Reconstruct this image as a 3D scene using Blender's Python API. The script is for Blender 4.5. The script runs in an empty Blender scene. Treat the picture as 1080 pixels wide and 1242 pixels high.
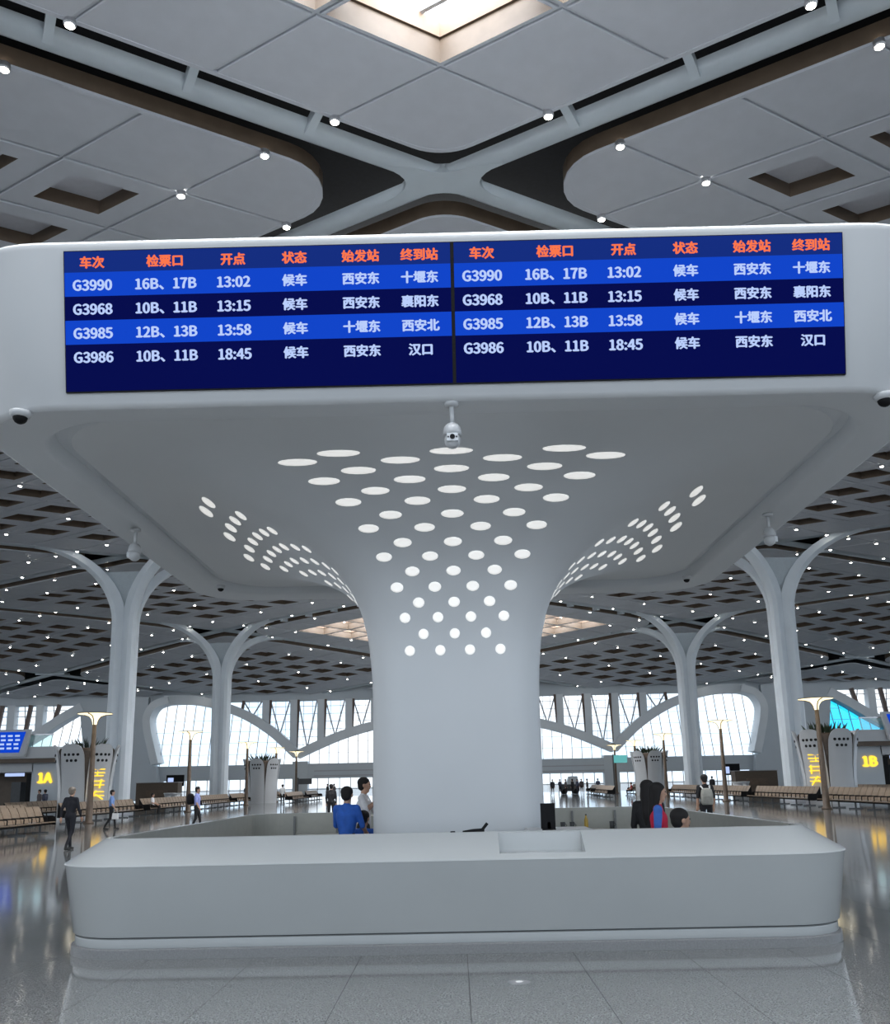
import bpy, bmesh, math, random
from mathutils import Vector, Matrix, Euler

random.seed(7)
S = bpy.context.scene
C = S.collection
PI = math.pi

# ------------------------------------------------------------------ camera
# photograph: 1080x1242 frame, focal length 1080 px, optical centre at (540, 720)
FPX, YP, HOR, AX = 1080.0, 720.0, 948.0, 553.0
EYE = 1.68
PITCH = math.atan((HOR - YP) / FPX)
YAW = math.atan(8.4 / FPX)
ROLL = -math.radians(1.15)
cam_d = bpy.data.cameras.new('camera')
cam = bpy.data.objects.new('camera', cam_d)
C.objects.link(cam)
cam_d.sensor_fit = 'HORIZONTAL'
cam_d.sensor_width = 36.0
cam_d.lens = 36.0 * FPX / 1080.0
cam_d.shift_x = 0.0
cam_d.shift_y = (YP - 621.0) / 1080.0
cam_d.clip_start, cam_d.clip_end = 0.1, 2000
CR = Matrix.Rotation(YAW, 3, 'Z') @ Matrix.Rotation(PI / 2 + PITCH, 3, 'X') @ Matrix.Rotation(ROLL, 3, 'Z')
cam.matrix_world = Matrix.Translation((0, 0, EYE)) @ CR.to_4x4()
S.camera = cam

# ------------------------------------------------------------------ world and exposure
S.view_settings.view_transform = 'Standard'
S.view_settings.look = 'None'
S.view_settings.gamma = 1.0
S.view_settings.use_curve_mapping = False
S.view_settings.exposure = 0.70
WORLD_STRENGTH = 1.15
world = bpy.data.worlds.new('sky')
S.world = world
world.use_nodes = True
wn = world.node_tree
wn.nodes.clear()
_o = wn.nodes.new('ShaderNodeOutputWorld')
_b = wn.nodes.new('ShaderNodeBackground')
_tc = wn.nodes.new('ShaderNodeTexCoord')
_n = wn.nodes.new('ShaderNodeTexNoise')
_n.inputs['Scale'].default_value = 5.0
_n.inputs['Detail'].default_value = 4.0
_r = wn.nodes.new('ShaderNodeValToRGB')
_r.color_ramp.elements[0].position = 0.40
_r.color_ramp.elements[0].color = (0.66, 0.82, 1.0, 1)
_r.color_ramp.elements[1].position = 0.58
_r.color_ramp.elements[1].color = (0.94, 0.97, 1.0, 1)
wn.links.new(_tc.outputs['Generated'], _n.inputs['Vector'])
wn.links.new(_n.outputs['Fac'], _r.inputs['Fac'])
wn.links.new(_r.outputs['Color'], _b.inputs['Color'])
_b.inputs['Strength'].default_value = WORLD_STRENGTH
wn.links.new(_b.outputs[0], _o.inputs[0])

# ------------------------------------------------------------------ pixel helpers
def ray(px, py):
    d = Vector(((px - 540) / FPX, (YP - py) / FPX, -1.0))
    return CR @ d
def at_z(px, py, z):
    w = ray(px, py); t = (z - EYE) / w.z
    return Vector((w.x * t, w.y * t, z))
def at_y(px, py, y):
    w = ray(px, py); t = y / w.y
    return Vector((w.x * t, y, EYE + w.z * t))
CRI = CR.transposed()
def proj(p):
    q = CRI @ (Vector(p) - Vector((0, 0, EYE)))
    if q.z > -0.05: return None
    return (540 + FPX * q.x / -q.z, YP - FPX * q.y / -q.z)

# ------------------------------------------------------------------ materials
def mat(name, col, rough=0.5, metal=0.0, spec=0.5, emit=None, es=0.0, noise=0.0, nscale=8.0, bump=0.0, bscale=40.0, coat=0.0):
    m = bpy.data.materials.new(name)
    m.use_nodes = True
    nt = m.node_tree
    b = nt.nodes['Principled BSDF']
    b.inputs['Base Color'].default_value = (*col, 1)
    b.inputs['Roughness'].default_value = rough
    b.inputs['Metallic'].default_value = metal
    b.inputs['Specular IOR Level'].default_value = spec
    b.inputs['Coat Weight'].default_value = coat
    if emit:
        b.inputs['Emission Color'].default_value = (*emit, 1)
        b.inputs['Emission Strength'].default_value = es
    if noise > 0 or bump > 0:
        tc = nt.nodes.new('ShaderNodeTexCoord')
    if noise > 0:
        n = nt.nodes.new('ShaderNodeTexNoise')
        n.inputs['Scale'].default_value = nscale
        n.inputs['Detail'].default_value = 3
        r = nt.nodes.new('ShaderNodeValToRGB')
        r.color_ramp.elements[0].position = 0.3
        r.color_ramp.elements[1].position = 0.7
        r.color_ramp.elements[0].color = (*[max(0, c * (1 - noise)) for c in col], 1)
        r.color_ramp.elements[1].color = (*[min(1, c * (1 + noise)) for c in col], 1)
        nt.links.new(tc.outputs['Object'], n.inputs['Vector'])
        nt.links.new(n.outputs['Fac'], r.inputs['Fac'])
        nt.links.new(r.outputs['Color'], b.inputs['Base Color'])
    if bump > 0:
        n2 = nt.nodes.new('ShaderNodeTexNoise')
        n2.inputs['Scale'].default_value = bscale
        bp = nt.nodes.new('ShaderNodeBump')
        bp.inputs['Strength'].default_value = bump
        bp.inputs['Distance'].default_value = 0.01
        nt.links.new(tc.outputs['Object'], n2.inputs['Vector'])
        nt.links.new(n2.outputs['Fac'], bp.inputs['Height'])
        nt.links.new(bp.outputs['Normal'], b.inputs['Normal'])
    return m

def emat(name, col, s):
    return mat(name, (0.002, 0.002, 0.002), 0.9, spec=0.0, emit=col, es=s)

def granite(name, c0, c1, rough, joints):
    m = bpy.data.materials.new(name); m.use_nodes = True
    nt = m.node_tree; b = nt.nodes['Principled BSDF']
    geo = nt.nodes.new('ShaderNodeNewGeometry')
    n = nt.nodes.new('ShaderNodeTexNoise'); n.inputs['Scale'].default_value = 70; n.inputs['Detail'].default_value = 2
    v = nt.nodes.new('ShaderNodeTexVoronoi'); v.inputs['Scale'].default_value = 95
    r = nt.nodes.new('ShaderNodeValToRGB')
    r.color_ramp.elements[0].position = 0.36; r.color_ramp.elements[0].color = (*c0, 1)
    r.color_ramp.elements[1].position = 0.64; r.color_ramp.elements[1].color = (*c1, 1)
    mx = nt.nodes.new('ShaderNodeMix'); mx.data_type = 'RGBA'; mx.blend_type = 'OVERLAY'
    mx.inputs['Factor'].default_value = 0.45
    nt.links.new(geo.outputs['Position'], n.inputs['Vector'])
    nt.links.new(geo.outputs['Position'], v.inputs['Vector'])
    nt.links.new(n.outputs['Fac'], r.inputs['Fac'])
    nt.links.new(r.outputs['Color'], mx.inputs['A'])
    nt.links.new(v.outputs['Color'], mx.inputs['B'])
    bw = nt.nodes.new('ShaderNodeRGBToBW'); nt.links.new(mx.outputs['Result'], bw.inputs[0])
    tint = nt.nodes.new('ShaderNodeMix'); tint.data_type = 'RGBA'; tint.blend_type = 'MULTIPLY'
    tint.inputs['Factor'].default_value = 1.0
    tint.inputs['B'].default_value = (0.95, 0.99, 1.0, 1)
    nt.links.new(bw.outputs[0], tint.inputs['A'])
    last = tint.outputs['Result']
    if joints:
        br = nt.nodes.new('ShaderNodeTexBrick')
        br.offset = 0.0; br.squash = 1.0
        br.inputs['Scale'].default_value = 1.0
        br.inputs['Brick Width'].default_value = TX; br.inputs['Row Height'].default_value = TY
        br.inputs['Mortar Size'].default_value = 0.006
        br.inputs['Color1'].default_value = br.inputs['Color2'].default_value = (1, 1, 1, 1)
        br.inputs['Mortar'].default_value = (0.3, 0.3, 0.3, 1)
        mp = nt.nodes.new('ShaderNodeMapping'); mp.inputs['Location'].default_value = (-TX0, -TY0, 0)
        nt.links.new(geo.outputs['Position'], mp.inputs['Vector']); nt.links.new(mp.outputs[0], br.inputs['Vector'])
        mj = nt.nodes.new('ShaderNodeMix'); mj.data_type = 'RGBA'; mj.blend_type = 'MULTIPLY'; mj.inputs['Factor'].default_value = 1
        nt.links.new(last, mj.inputs['A']); nt.links.new(br.outputs['Color'], mj.inputs['B'])
        last = mj.outputs['Result']
    nt.links.new(last, b.inputs['Base Color'])
    b.inputs['Roughness'].default_value = rough
    b.inputs['Specular IOR Level'].default_value = 0.6
    return m

TX, TY, TX0, TY0 = 1.05, 1.2, 0.075, 5.75
M = {}
M['granite'] = granite('granite', (0.085, 0.09, 0.10), (0.225, 0.235, 0.25), 0.08, True)
M['granite_tile'] = granite('granite_tile', (0.085, 0.09, 0.10), (0.225, 0.235, 0.25), 0.08, False)
M['joint'] = mat('joint', (0.05, 0.05, 0.055), 0.8, noise=0.2)
M['panel'] = mat('ceiling_metal', (0.54, 0.56, 0.60), 0.55, noise=0.03, nscale=2)
M['inset'] = mat('inset_metal', (0.54, 0.55, 0.60), 0.6, noise=0.03)
M['bronze'] = mat('bronze_metal', (0.12, 0.085, 0.058), 0.5, noise=0.1, nscale=3)
M['peach'] = mat('peach_metal', (0.40, 0.29, 0.22), 0.5, noise=0.03)
M['plenum'] = mat('black_plenum', (0.006, 0.007, 0.009), 0.9, noise=0.3)
M['beam'] = mat('beam_paint', (0.56, 0.62, 0.66), 0.45, noise=0.03, nscale=1.5)
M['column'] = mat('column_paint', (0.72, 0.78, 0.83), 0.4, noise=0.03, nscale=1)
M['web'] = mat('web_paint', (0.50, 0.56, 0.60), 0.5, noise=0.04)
M['white'] = mat('white_solid_surface', (0.51, 0.525, 0.54), 0.32, noise=0.012, nscale=1.5)
M['shell'] = mat('column_white_lightened', (0.64, 0.66, 0.68), 0.4, noise=0.012, nscale=1.5)  # same paint as the fascia, lightened to make up for shade below the canopy
M['counter'] = mat('counter_solid_surface', (0.46, 0.48, 0.485), 0.22, noise=0.015, nscale=2)
M['under'] = mat('soffit_white_lightened', (0.66, 0.685, 0.71), 0.5, noise=0.012, nscale=1)  # fascia paint again, colour raised so the shaded soffit renders brighter
M['port'] = mat('port_diffuser', (0.8, 0.8, 0.8), 0.4, emit=(1, 0.99, 0.95), es=0.36, noise=0.18, nscale=18)
M['skylight'] = emat('skylight_glass', (0.94, 0.97, 1.0), 10.0)
M['lamp'] = emat('lamp_white', (1.0, 0.94, 0.82), 20.0)
M['black'] = mat('black_plastic', (0.006, 0.006, 0.007), 0.6, spec=0.2, noise=0.2)
M['darkgrey'] = mat('dark_grey', (0.06, 0.065, 0.07), 0.5, noise=0.1)
M['plinth'] = mat('plinth_stone', (0.19, 0.195, 0.20), 0.35, noise=0.12, nscale=60)
M['wallgrey'] = mat('wall_grey', (0.60, 0.65, 0.69), 0.6, noise=0.03, nscale=0.4)
M['arch'] = mat('arch_paint', (0.78, 0.82, 0.85), 0.5, noise=0.03, nscale=0.5)
M['frame'] = mat('window_frame', (0.45, 0.46, 0.50), 0.5, noise=0.05)
M['brace'] = mat('brace_brown', (0.16, 0.11, 0.09), 0.5, noise=0.1)
M['tan'] = mat('tan_seat', (0.25, 0.185, 0.13), 0.5, noise=0.08, nscale=6)
M['steel'] = mat('steel', (0.5, 0.5, 0.52), 0.3, metal=0.8, noise=0.05)
M['wood'] = mat('brown_wood', (0.12, 0.085, 0.06), 0.5, noise=0.2, nscale=4)
M['lampglow'] = mat('lamp_shade_glow', (0.9, 0.8, 0.6), 0.5, emit=(1.0, 0.86, 0.55), es=0.9)
M['yellow'] = emat('yellow_letters', (1.0, 0.60, 0.05), 1.0)
M['leaf'] = mat('leaf_green', (0.03, 0.05, 0.025), 0.6, noise=0.4, nscale=10)
M['screen_hdr'] = emat('screen_header_blue', (0.004, 0.016, 0.13), 1.0)
M['screen_hi'] = emat('screen_row_blue', (0.003, 0.036, 0.36), 1.0)
M['screen_lo'] = emat('screen_row_navy', (0.0006, 0.0018, 0.045), 1.0)
M['txt_orange'] = emat('letter_orange', (0.60, 0.115, 0.045), 1.0)
M['txt_white'] = emat('letter_white', (0.30, 0.38, 0.60), 1.0)
M['teal'] = emat('teal_screen', (0.08, 0.28, 0.28), 1.0)
M['beige'] = mat('beige_laminate', (0.42, 0.42, 0.38), 0.5, noise=0.04)
M['brownbox'] = mat('brown_panel', (0.10, 0.075, 0.055), 0.5, noise=0.1)
M['paper'] = mat('paper', (0.75, 0.75, 0.75), 0.6, noise=0.02)
M['amber'] = mat('amber_plastic', (0.55, 0.35, 0.04), 0.3, noise=0.1)

def glass(name, tint, mixf):
    m = bpy.data.materials.new(name); m.use_nodes = True
    nt = m.node_tree; nt.nodes.clear()
    o = nt.nodes.new('ShaderNodeOutputMaterial')
    t = nt.nodes.new('ShaderNodeBsdfTransparent')
    g = nt.nodes.new('ShaderNodeBsdfGlossy'); g.inputs['Roughness'].default_value = 0.05
    tc = nt.nodes.new('ShaderNodeTexCoord')
    n = nt.nodes.new('ShaderNodeTexNoise'); n.inputs['Scale'].default_value = 0.3
    r = nt.nodes.new('ShaderNodeValToRGB')
    r.color_ramp.elements[0].color = (*[c * 0.96 for c in tint], 1)
    r.color_ramp.elements[1].color = (*tint, 1)
    nt.links.new(tc.outputs['Object'], n.inputs['Vector']); nt.links.new(n.outputs['Fac'], r.inputs['Fac'])
    nt.links.new(r.outputs['Color'], t.inputs['Color'])
    mx = nt.nodes.new('ShaderNodeMixShader'); mx.inputs[0].default_value = mixf
    nt.links.new(t.outputs[0], mx.inputs[1]); nt.links.new(g.outputs[0], mx.inputs[2]); nt.links.new(mx.outputs[0], o.inputs[0])
    return m
M['glass'] = glass('window_glass', (0.97, 0.99, 1.0), 0.05)
M['glass_cyan'] = glass('cyan_window_glass', (0.16, 0.74, 0.92), 0.05)
M['glass_rail'] = glass('balustrade_glass', (0.72, 0.85, 0.84), 0.1)

# ------------------------------------------------------------------ mesh helpers
class MB:
    def __init__(s):
        s.v = []; s.f = []; s.m = []; s.tag = []
    def add(s, vs, fs, mi=0):
        o = len(s.v)
        s.v += [tuple(v) for v in vs]
        s.f += [tuple(i + o for i in f) for f in fs]
        s.m += [mi] * len(fs)
        return s
    def box(s, x0, x1, y0, y1, z0, z1, mi=0):
        vs = [(x0, y0, z0), (x1, y0, z0), (x1, y1, z0), (x0, y1, z0), (x0, y0, z1), (x1, y0, z1), (x1, y1, z1), (x0, y1, z1)]
        return s.add(vs, [(0, 3, 2, 1), (4, 5, 6, 7), (0, 1, 5, 4), (1, 2, 6, 5), (2, 3, 7, 6), (3, 0, 4, 7)], mi)
    def bar(s, a, b, w, h=None, up=(0, 0, 1), mi=0):
        a = Vector(a); b = Vector(b); h = h or w
        d = (b - a).normalized(); u = Vector(up)
        if abs(d.dot(u)) > 0.98: u = Vector((0, 1, 0))
        r = d.cross(u).normalized(); u = r.cross(d).normalized()
        vs = []
        for p in (a, b):
            for i, j in ((-1, -1), (1, -1), (1, 1), (-1, 1)):
                vs.append(p + r * (i * w / 2) + u * (j * h / 2))
        return s.add(vs, [(3, 2, 1, 0), (4, 5, 6, 7), (0, 1, 5, 4), (1, 2, 6, 5), (2, 3, 7, 6), (3, 0, 4, 7)], mi)
    def tube(s, pts, rad, n=10, mi=0, cap=True):
        pts = [Vector(p) for p in pts]
        if not isinstance(rad, (list, tuple)): rad = [rad] * len(pts)
        vs = []; fs = []
        pr = None
        for i, p in enumerate(pts):
            d = (pts[min(i + 1, len(pts) - 1)] - pts[max(i - 1, 0)]).normalized()
            u = Vector((0, 0, 1)) if abs(d.z) < 0.95 else Vector((0, 1, 0))
            r = d.cross(u).normalized() if pr is None else (pr - d * pr.dot(d)).normalized()
            pr = r; u = d.cross(r)
            for k in range(n):
                a = 2 * PI * k / n
                vs.append(p + (r * math.cos(a) + u * math.sin(a)) * rad[i])
        for i in range(len(pts) - 1):
            for k in range(n):
                k2 = (k + 1) % n
                fs.append((i * n + k, i * n + k2, (i + 1) * n + k2, (i + 1) * n + k))
        if cap:
            fs.append(tuple(range(n - 1, -1, -1))); fs.append(tuple(range((len(pts) - 1) * n, len(pts) * n)))
        return s.add(vs, fs, mi)
    def lathe(s, prof, n=24, c=(0, 0, 0), mi=0, cap=True):
        vs = []; fs = []
        for r, z in prof:
            for k in range(n):
                a = 2 * PI * k / n
                vs.append((c[0] + r * math.cos(a), c[1] + r * math.sin(a), c[2] + z))
        for i in range(len(prof) - 1):
            for k in range(n):
                k2 = (k + 1) % n
                fs.append((i * n + k, i * n + k2, (i + 1) * n + k2, (i + 1) * n + k))
        if cap:
            fs.append(tuple(range(n - 1, -1, -1))); fs.append(tuple(range((len(prof) - 1) * n, len(prof) * n)))
        return s.add(vs, fs, mi)
    def ball(s, c, r, n=14, mi=0):
        if not isinstance(r, (list, tuple)): r = (r, r, r)
        rings = n // 2; vs = [(c[0], c[1], c[2] - r[2])]; fs = []
        for i in range(1, rings):
            t = -PI / 2 + PI * i / rings
            for k in range(n):
                a = 2 * PI * k / n
                vs.append((c[0] + r[0] * math.cos(t) * math.cos(a), c[1] + r[1] * math.cos(t) * math.sin(a), c[2] + r[2] * math.sin(t)))
        vs.append((c[0], c[1], c[2] + r[2])); L = len(vs) - 1
        for k in range(n):
            fs.append((0, 1 + (k + 1) % n, 1 + k))
            fs.append((L, L - n + k, L - n + (k + 1) % n))
        for i in range(rings - 2):
            for k in range(n):
                k2 = (k + 1) % n
                fs.append((1 + i * n + k, 1 + i * n + k2, 1 + (i + 1) * n + k2, 1 + (i + 1) * n + k))
        return s.add(vs, fs, mi)
    def prism(s, poly, axis_vec, mi=0):
        a = Vector(axis_vec); n = len(poly)
        vs = [Vector(p) for p in poly] + [Vector(p) + a for p in poly]
        fs = [tuple(range(n)), tuple(range(2 * n - 1, n - 1, -1))]
        for i in range(n):
            j = (i + 1) % n
            fs.append((i, i + n, j + n, j))
        return s.add(vs, fs, mi)
    def mesh(s, name, mats, smooth=False, fix=True):
        me = bpy.data.meshes.new(name)
        me.from_pydata(s.v, [], s.f)
        if not isinstance(mats, (list, tuple)): mats = [mats]
        for m in mats: me.materials.append(M[m] if isinstance(m, str) else m)
        for i, p in enumerate(me.polygons):
            p.material_index = s.m[i]; p.use_smooth = smooth
        if fix:
            bm = bmesh.new(); bm.from_mesh(me)
            bmesh.ops.recalc_face_normals(bm, faces=bm.faces)
            bm.to_mesh(me); bm.free()
        return me
    def build(s, name, mats, parent=None, smooth=False, loc=None, rotz=0, fix=True):
        return link(name, s.mesh(name, mats, smooth, fix), parent, loc, rotz)

def link(name, me, parent=None, loc=None, rotz=0):
    o = bpy.data.objects.new(name, me); C.objects.link(o)
    if parent: o.parent = parent
    if loc is not None: o.location = loc
    if rotz: o.rotation_euler = (0, 0, rotz)
    return o
def tag(o, label=None, cat=None, group=None, kind=None):
    if label: o['label'] = label
    if cat: o['category'] = cat
    if group: o['group'] = group
    if kind: o['kind'] = kind
    return o
def thing(name, label, cat, loc=(0, 0, 0), rotz=0, group=None):
    o = bpy.data.objects.new(name, None); C.objects.link(o)
    o.location = loc; o.rotation_euler = (0, 0, rotz); o.empty_display_size = 0.2
    return tag(o, label, cat, group)
def copy_tree(o, parent=None):
    c = o.copy(); C.objects.link(c)
    if parent: c.parent = parent
    for ch in list(o.children): copy_tree(ch, c)
    return c
def sharp(o, deg=35):
    for p in o.data.polygons: p.use_smooth = True
    try: o.data.set_sharp_from_angle(angle=math.radians(deg))
    except Exception: pass
    return o

def rrect(hx, hy, r, n=8):
    """rounded rectangle outline, counter-clockwise, with n segments per corner and 4 spans per side"""
    pts = []
    for cx, cy, a0 in ((hx - r, -(hy - r), -PI / 2), (hx - r, hy - r, 0), (-(hx - r), hy - r, PI / 2), (-(hx - r), -(hy - r), PI)):
        for k in range(n + 1):
            a = a0 + PI / 2 * k / n
            pts.append((cx + r * math.cos(a), cy + r * math.sin(a)))
    return pts
def loft(loops, cap0=False, cap1=False):
    n = len(loops[0]); vs = []; fs = []
    for lp in loops: vs += lp
    for i in range(len(loops) - 1):
        for k in range(n):
            k2 = (k + 1) % n
            fs.append((i * n + k, i * n + k2, (i + 1) * n + k2, (i + 1) * n + k))
    if cap0: fs.append(tuple(range(n - 1, -1, -1)))
    if cap1: fs.append(tuple(range((len(loops) - 1) * n, len(loops) * n)))
    return vs, fs

# =================================================================== FLOOR
fx0, fx1 = TX0 - 9 * TX, TX0 + 9 * TX
fy0, fy1 = TY0, TY0 + 10 * TY
BX, BY0, BY1 = 110.0, -40.0, 125.0
b = MB()
for x0, x1, y0, y1 in ((-BX, fx0, BY0, BY1), (fx1, BX, BY0, BY1), (fx0, fx1, BY0, fy0), (fx0, fx1, fy1, BY1)):
    b.add([(x0, y0, 0), (x1, y0, 0), (x1, y1, 0), (x0, y1, 0)], [(0, 1, 2, 3)])
b.add([(fx0, fy0, -0.01), (fx1, fy0, -0.01), (fx1, fy1, -0.01), (fx0, fy1, -0.01)], [(0, 1, 2, 3)], 1)
floor = tag(b.build('floor', ['granite', 'joint'], fix=False), kind='structure')
g = 0.003
tile_me = MB().box(g, TX - g, g, TY - g, -0.009, 0.0).mesh('floor_tile', 'granite_tile')
for i in range(18):
    for j in range(10):
        x = fx0 + i * TX; y = fy0 + j * TY
        link('floor_tile', tile_me, floor, (x, y, 0))

# =================================================================== CEILING
H = 15.5
SX, SY, N = 2.54, 1.466, 8.75
CY = 1.351 * H
WALL_Y = 6.9 * H
def hz(y):
    d = y / H - 4.6
    if d <= 0: dr = 0
    elif d < 1.3: dr = 0.075 * d * d
    else: dr = 0.127 + 0.195 * (d - 1.3)
    return EYE + H * (1 - dr)
def slope(y):
    return (hz(y + 0.1) - hz(y - 0.1)) / 0.2
plen = MB()
ys = [-14, 0, 30, 60, 72, 80, 90, 100, WALL_Y + 0.5]
for i in range(len(ys) - 1):
    plen.add([(-84, ys[i], hz(ys[i]) + 1.7), (84, ys[i], hz(ys[i]) + 1.7), (84, ys[i + 1], hz(ys[i + 1]) + 1.7), (-84, ys[i + 1], hz(ys[i + 1]) + 1.7)], [(0, 3, 2, 1)])
ceiling = tag(plen.build('ceiling', 'plenum', fix=False), kind='structure')

RD = [(0, -SY), (SX, 0), (0, SY), (-SX, 0)]
def outline(k, rc=None, rad=1.5):
    """rhombus scaled by k; corner rc (0 near,1 right,2 far,3 left) rounded"""
    pts = []
    for i in range(4):
        p = Vector(RD[i]) * k
        if i == rc:
            a = (Vector(RD[i - 1]) * k - p).normalized(); c = (Vector(RD[(i + 1) % 4]) * k - p).normalized()
            half = a.angle(c) / 2
            t = rad / math.tan(half); t = min(t, 2.35)
            rr = t * math.tan(half)
            ctr = p + (a + c).normalized() * (rr / math.sin(half))
            s0 = p + a * t - ctr; s1 = p + c * t - ctr
            tot = s0.angle(s1); cr = s0.x * s1.y - s0.y * s1.x
            for q in range(9):
                an = tot * q / 8 * (1 if cr > 0 else -1)
                pts.append(ctr + Vector((s0.x * math.cos(an) - s0.y * math.sin(an), s0.x * math.sin(an) + s0.y * math.cos(an))))
        else:
            pts.append(p)
    return pts
def ring(b, A, za, B, zb, mi):
    n = len(A)
    vs = [(p[0], p[1], za) for p in A] + [(p[0], p[1], zb) for p in B]
    b.add(vs, [(i, (i + 1) % n, n + (i + 1) % n, n + i) for i in range(n)], mi)
def fill(b, A, z, mi):
    b.add([(p[0], p[1], z) for p in A], [tuple(range(len(A)))], mi)
def plain_panel(rc=None):
    b = MB(); o0 = outline(0.968, rc); o1 = outline(0.952, rc)
    ring(b, outline(1.0, **({'rc': rc} if 'rc' in locals() else {})), 0.075, o0, 0.07, 0); ring(b, o0, 0.07, o0, 0.02, 0); ring(b, o0, 0.02, o1, 0.0, 0); fill(b, o1, 0.0, 0)
    return b
def hole_panel():
    b = MB(); o0 = outline(0.968); o1 = outline(0.952); h = outline(0.56); h2 = outline(0.575)
    ring(b, outline(1.0, **({'rc': rc} if 'rc' in locals() else {})), 0.075, o0, 0.07, 0); ring(b, o0, 0.07, o0, 0.02, 0); ring(b, o0, 0.02, o1, 0.0, 0); ring(b, o1, 0.0, h, 0.0, 0)
    ring(b, h, 0.0, h, 0.42, 1); ring(b, h, 0.42, h2, 0.42, 1); fill(b, h, 0.42, 2)
    return b
def sky_panel():
    b = MB(); o0 = outline(0.968); o1 = outline(0.952); h = outline(0.92); h2 = outline(0.88); h3 = outline(0.78)
    ring(b, outline(1.0, **({'rc': rc} if 'rc' in locals() else {})), 0.075, o0, 0.07, 0); ring(b, o0, 0.07, o0, 0.02, 0); ring(b, o0, 0.02, o1, 0.0, 0); ring(b, o1, 0.0, h, 0.0, 0)
    ring(b, h, 0.0, h, 0.62, 1); ring(b, h, 0.62, h2, 0.62, 1); ring(b, h2, 0.62, h3, 0.95, 2)
    fill(b, h3, 0.95, 3)
    # glazing bars of the skylight
    for t in (-0.3, 0.3):
        a = Vector(RD[0]).lerp(Vector(RD[1]), 0.5 + t) * 0.78; c = Vector(RD[3]).lerp(Vector(RD[2]), 0.5 + t) * 0.78
        b.bar((a.x, a.y, 0.92), (c.x, c.y, 0.92), 0.10, 0.05, mi=0)
    return b
PM = {}
PMATS = {'plain': ['panel'], 'hole': ['panel', 'bronze', 'inset'], 'sky': ['panel', 'bronze', 'peach', 'skylight']}
PB = {('plain', None): plain_panel(), ('hole', None): hole_panel(), ('sky', None): sky_panel()}
for rc in range(4): PB[('plain', rc)] = plain_panel(rc)
for k, bb in PB.items(): PM[k] = bb.mesh('ceiling_panel', PMATS[k[0]], fix=False)

HID = [(0, 300), (100, 292), (1000, 272), (1080, 285), (1080, 478), (850, 700), (262, 712), (0, 515)]
def inside(p, poly):
    r = False; n = len(poly)
    for i in range(n):
        x1, y1 = poly[i]; x2, y2 = poly[(i + 1) % n]
        if (y1 > p[1]) != (y2 > p[1]) and p[0] < (x2 - x1) * (p[1] - y1) / (y2 - y1) + x1: r = not r
    return r
def visible(p, m=20):
    q = proj(p)
    if q is None: return None
    if not (-m < q[0] < 1080 + m and -m < q[1] < 860): return None
    if inside(q, HID): return None
    if 470 < q[0] < 640 and q[1] > 480: return None
    return q
panels = []; lights = []; modules = []
for m_ in range(-4, 5):
    for n_ in range(-2, 8):
        if (m_ + n_) % 2 == 0: continue
        mc = Vector((m_ * N * SX, CY + n_ * N * SY))
        if mc.y > WALL_Y + 4: continue
        if abs(m_) >= 3 and n_ < 2: continue
        modules.append((m_, n_, mc))
        kind = 'sky' if m_ % 2 == 0 and abs(m_) < 2 else 'hole'
        U1 = Vector((SX, SY)); U2 = Vector((-SX, SY))
        for i in range(8):
            for j in range(8):
                c = mc + U1 * (i - 3.5) + U2 * (j - 3.5)
                if c.y > WALL_Y - 1.2: continue
                k = kind if 0 < i < 7 and 0 < j < 7 else 'plain'
                rc = {(0, 0): 0, (7, 0): 1, (7, 7): 2, (0, 7): 3}.get((i, j))
                panels.append((k, rc, c))
        for i in range(0, 9):
            for j in range(0, 9):
                on = (i % 2 == 1 and j % 2 == 1) or (i in (0, 8) and j % 2 == 1) or (j in (0, 8) and i % 2 == 1)
                if kind == 'sky' and 0 < i < 8 and 0 < j < 8 and n_ < 0: on = False
                if kind == 'sky' and 1 < i < 7 and 1 < j < 7: on = False
                if on:
                    c = mc + U1 * (i - 4) + U2 * (j - 4)
                    if c.y < WALL_Y - 1: lights.append((c, m_, n_))
scored = []
for k, rc, c in panels:
    p = Vector((c.x, c.y, hz(c.y)))
    vis = None
    for dx, dy in [(0, 0)] + [(a * 0.9, b_ * 0.9) for a, b_ in RD]:
        q = visible((p.x + dx, p.y + dy, p.z))
        if q: vis = q
    d = (p - Vector((0, 0, EYE))).length
    scored.append((d if vis else 1e6 + d, k, rc, c))
scored.sort(key=lambda t: t[0])
rest = {}
for idx, (d, k, rc, c) in enumerate(scored):
    sl = math.atan(slope(c.y))
    if idx < 295 and d < 1e6:
        o = link('ceiling_panel', PM[(k, rc)], ceiling, (c.x, c.y, hz(c.y)))
        o.rotation_euler = (sl, 0, 0)
    else:
        R = Matrix.Translation((c.x, c.y, hz(c.y))) @ Matrix.Rotation(sl, 4, 'X')
        src = PB[(k, rc)]
        bb = rest.setdefault(k, MB())
        o0 = len(bb.v)
        bb.v += [tuple(R @ Vector(v)) for v in src.v]
        bb.f += [tuple(i + o0 for i in f) for f in src.f]
        bb.m += src.m
for k, bb in rest.items():
    tag(bb.build('ceiling_panel_field', PMATS[k], ceiling, fix=False), kind='stuff')

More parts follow.
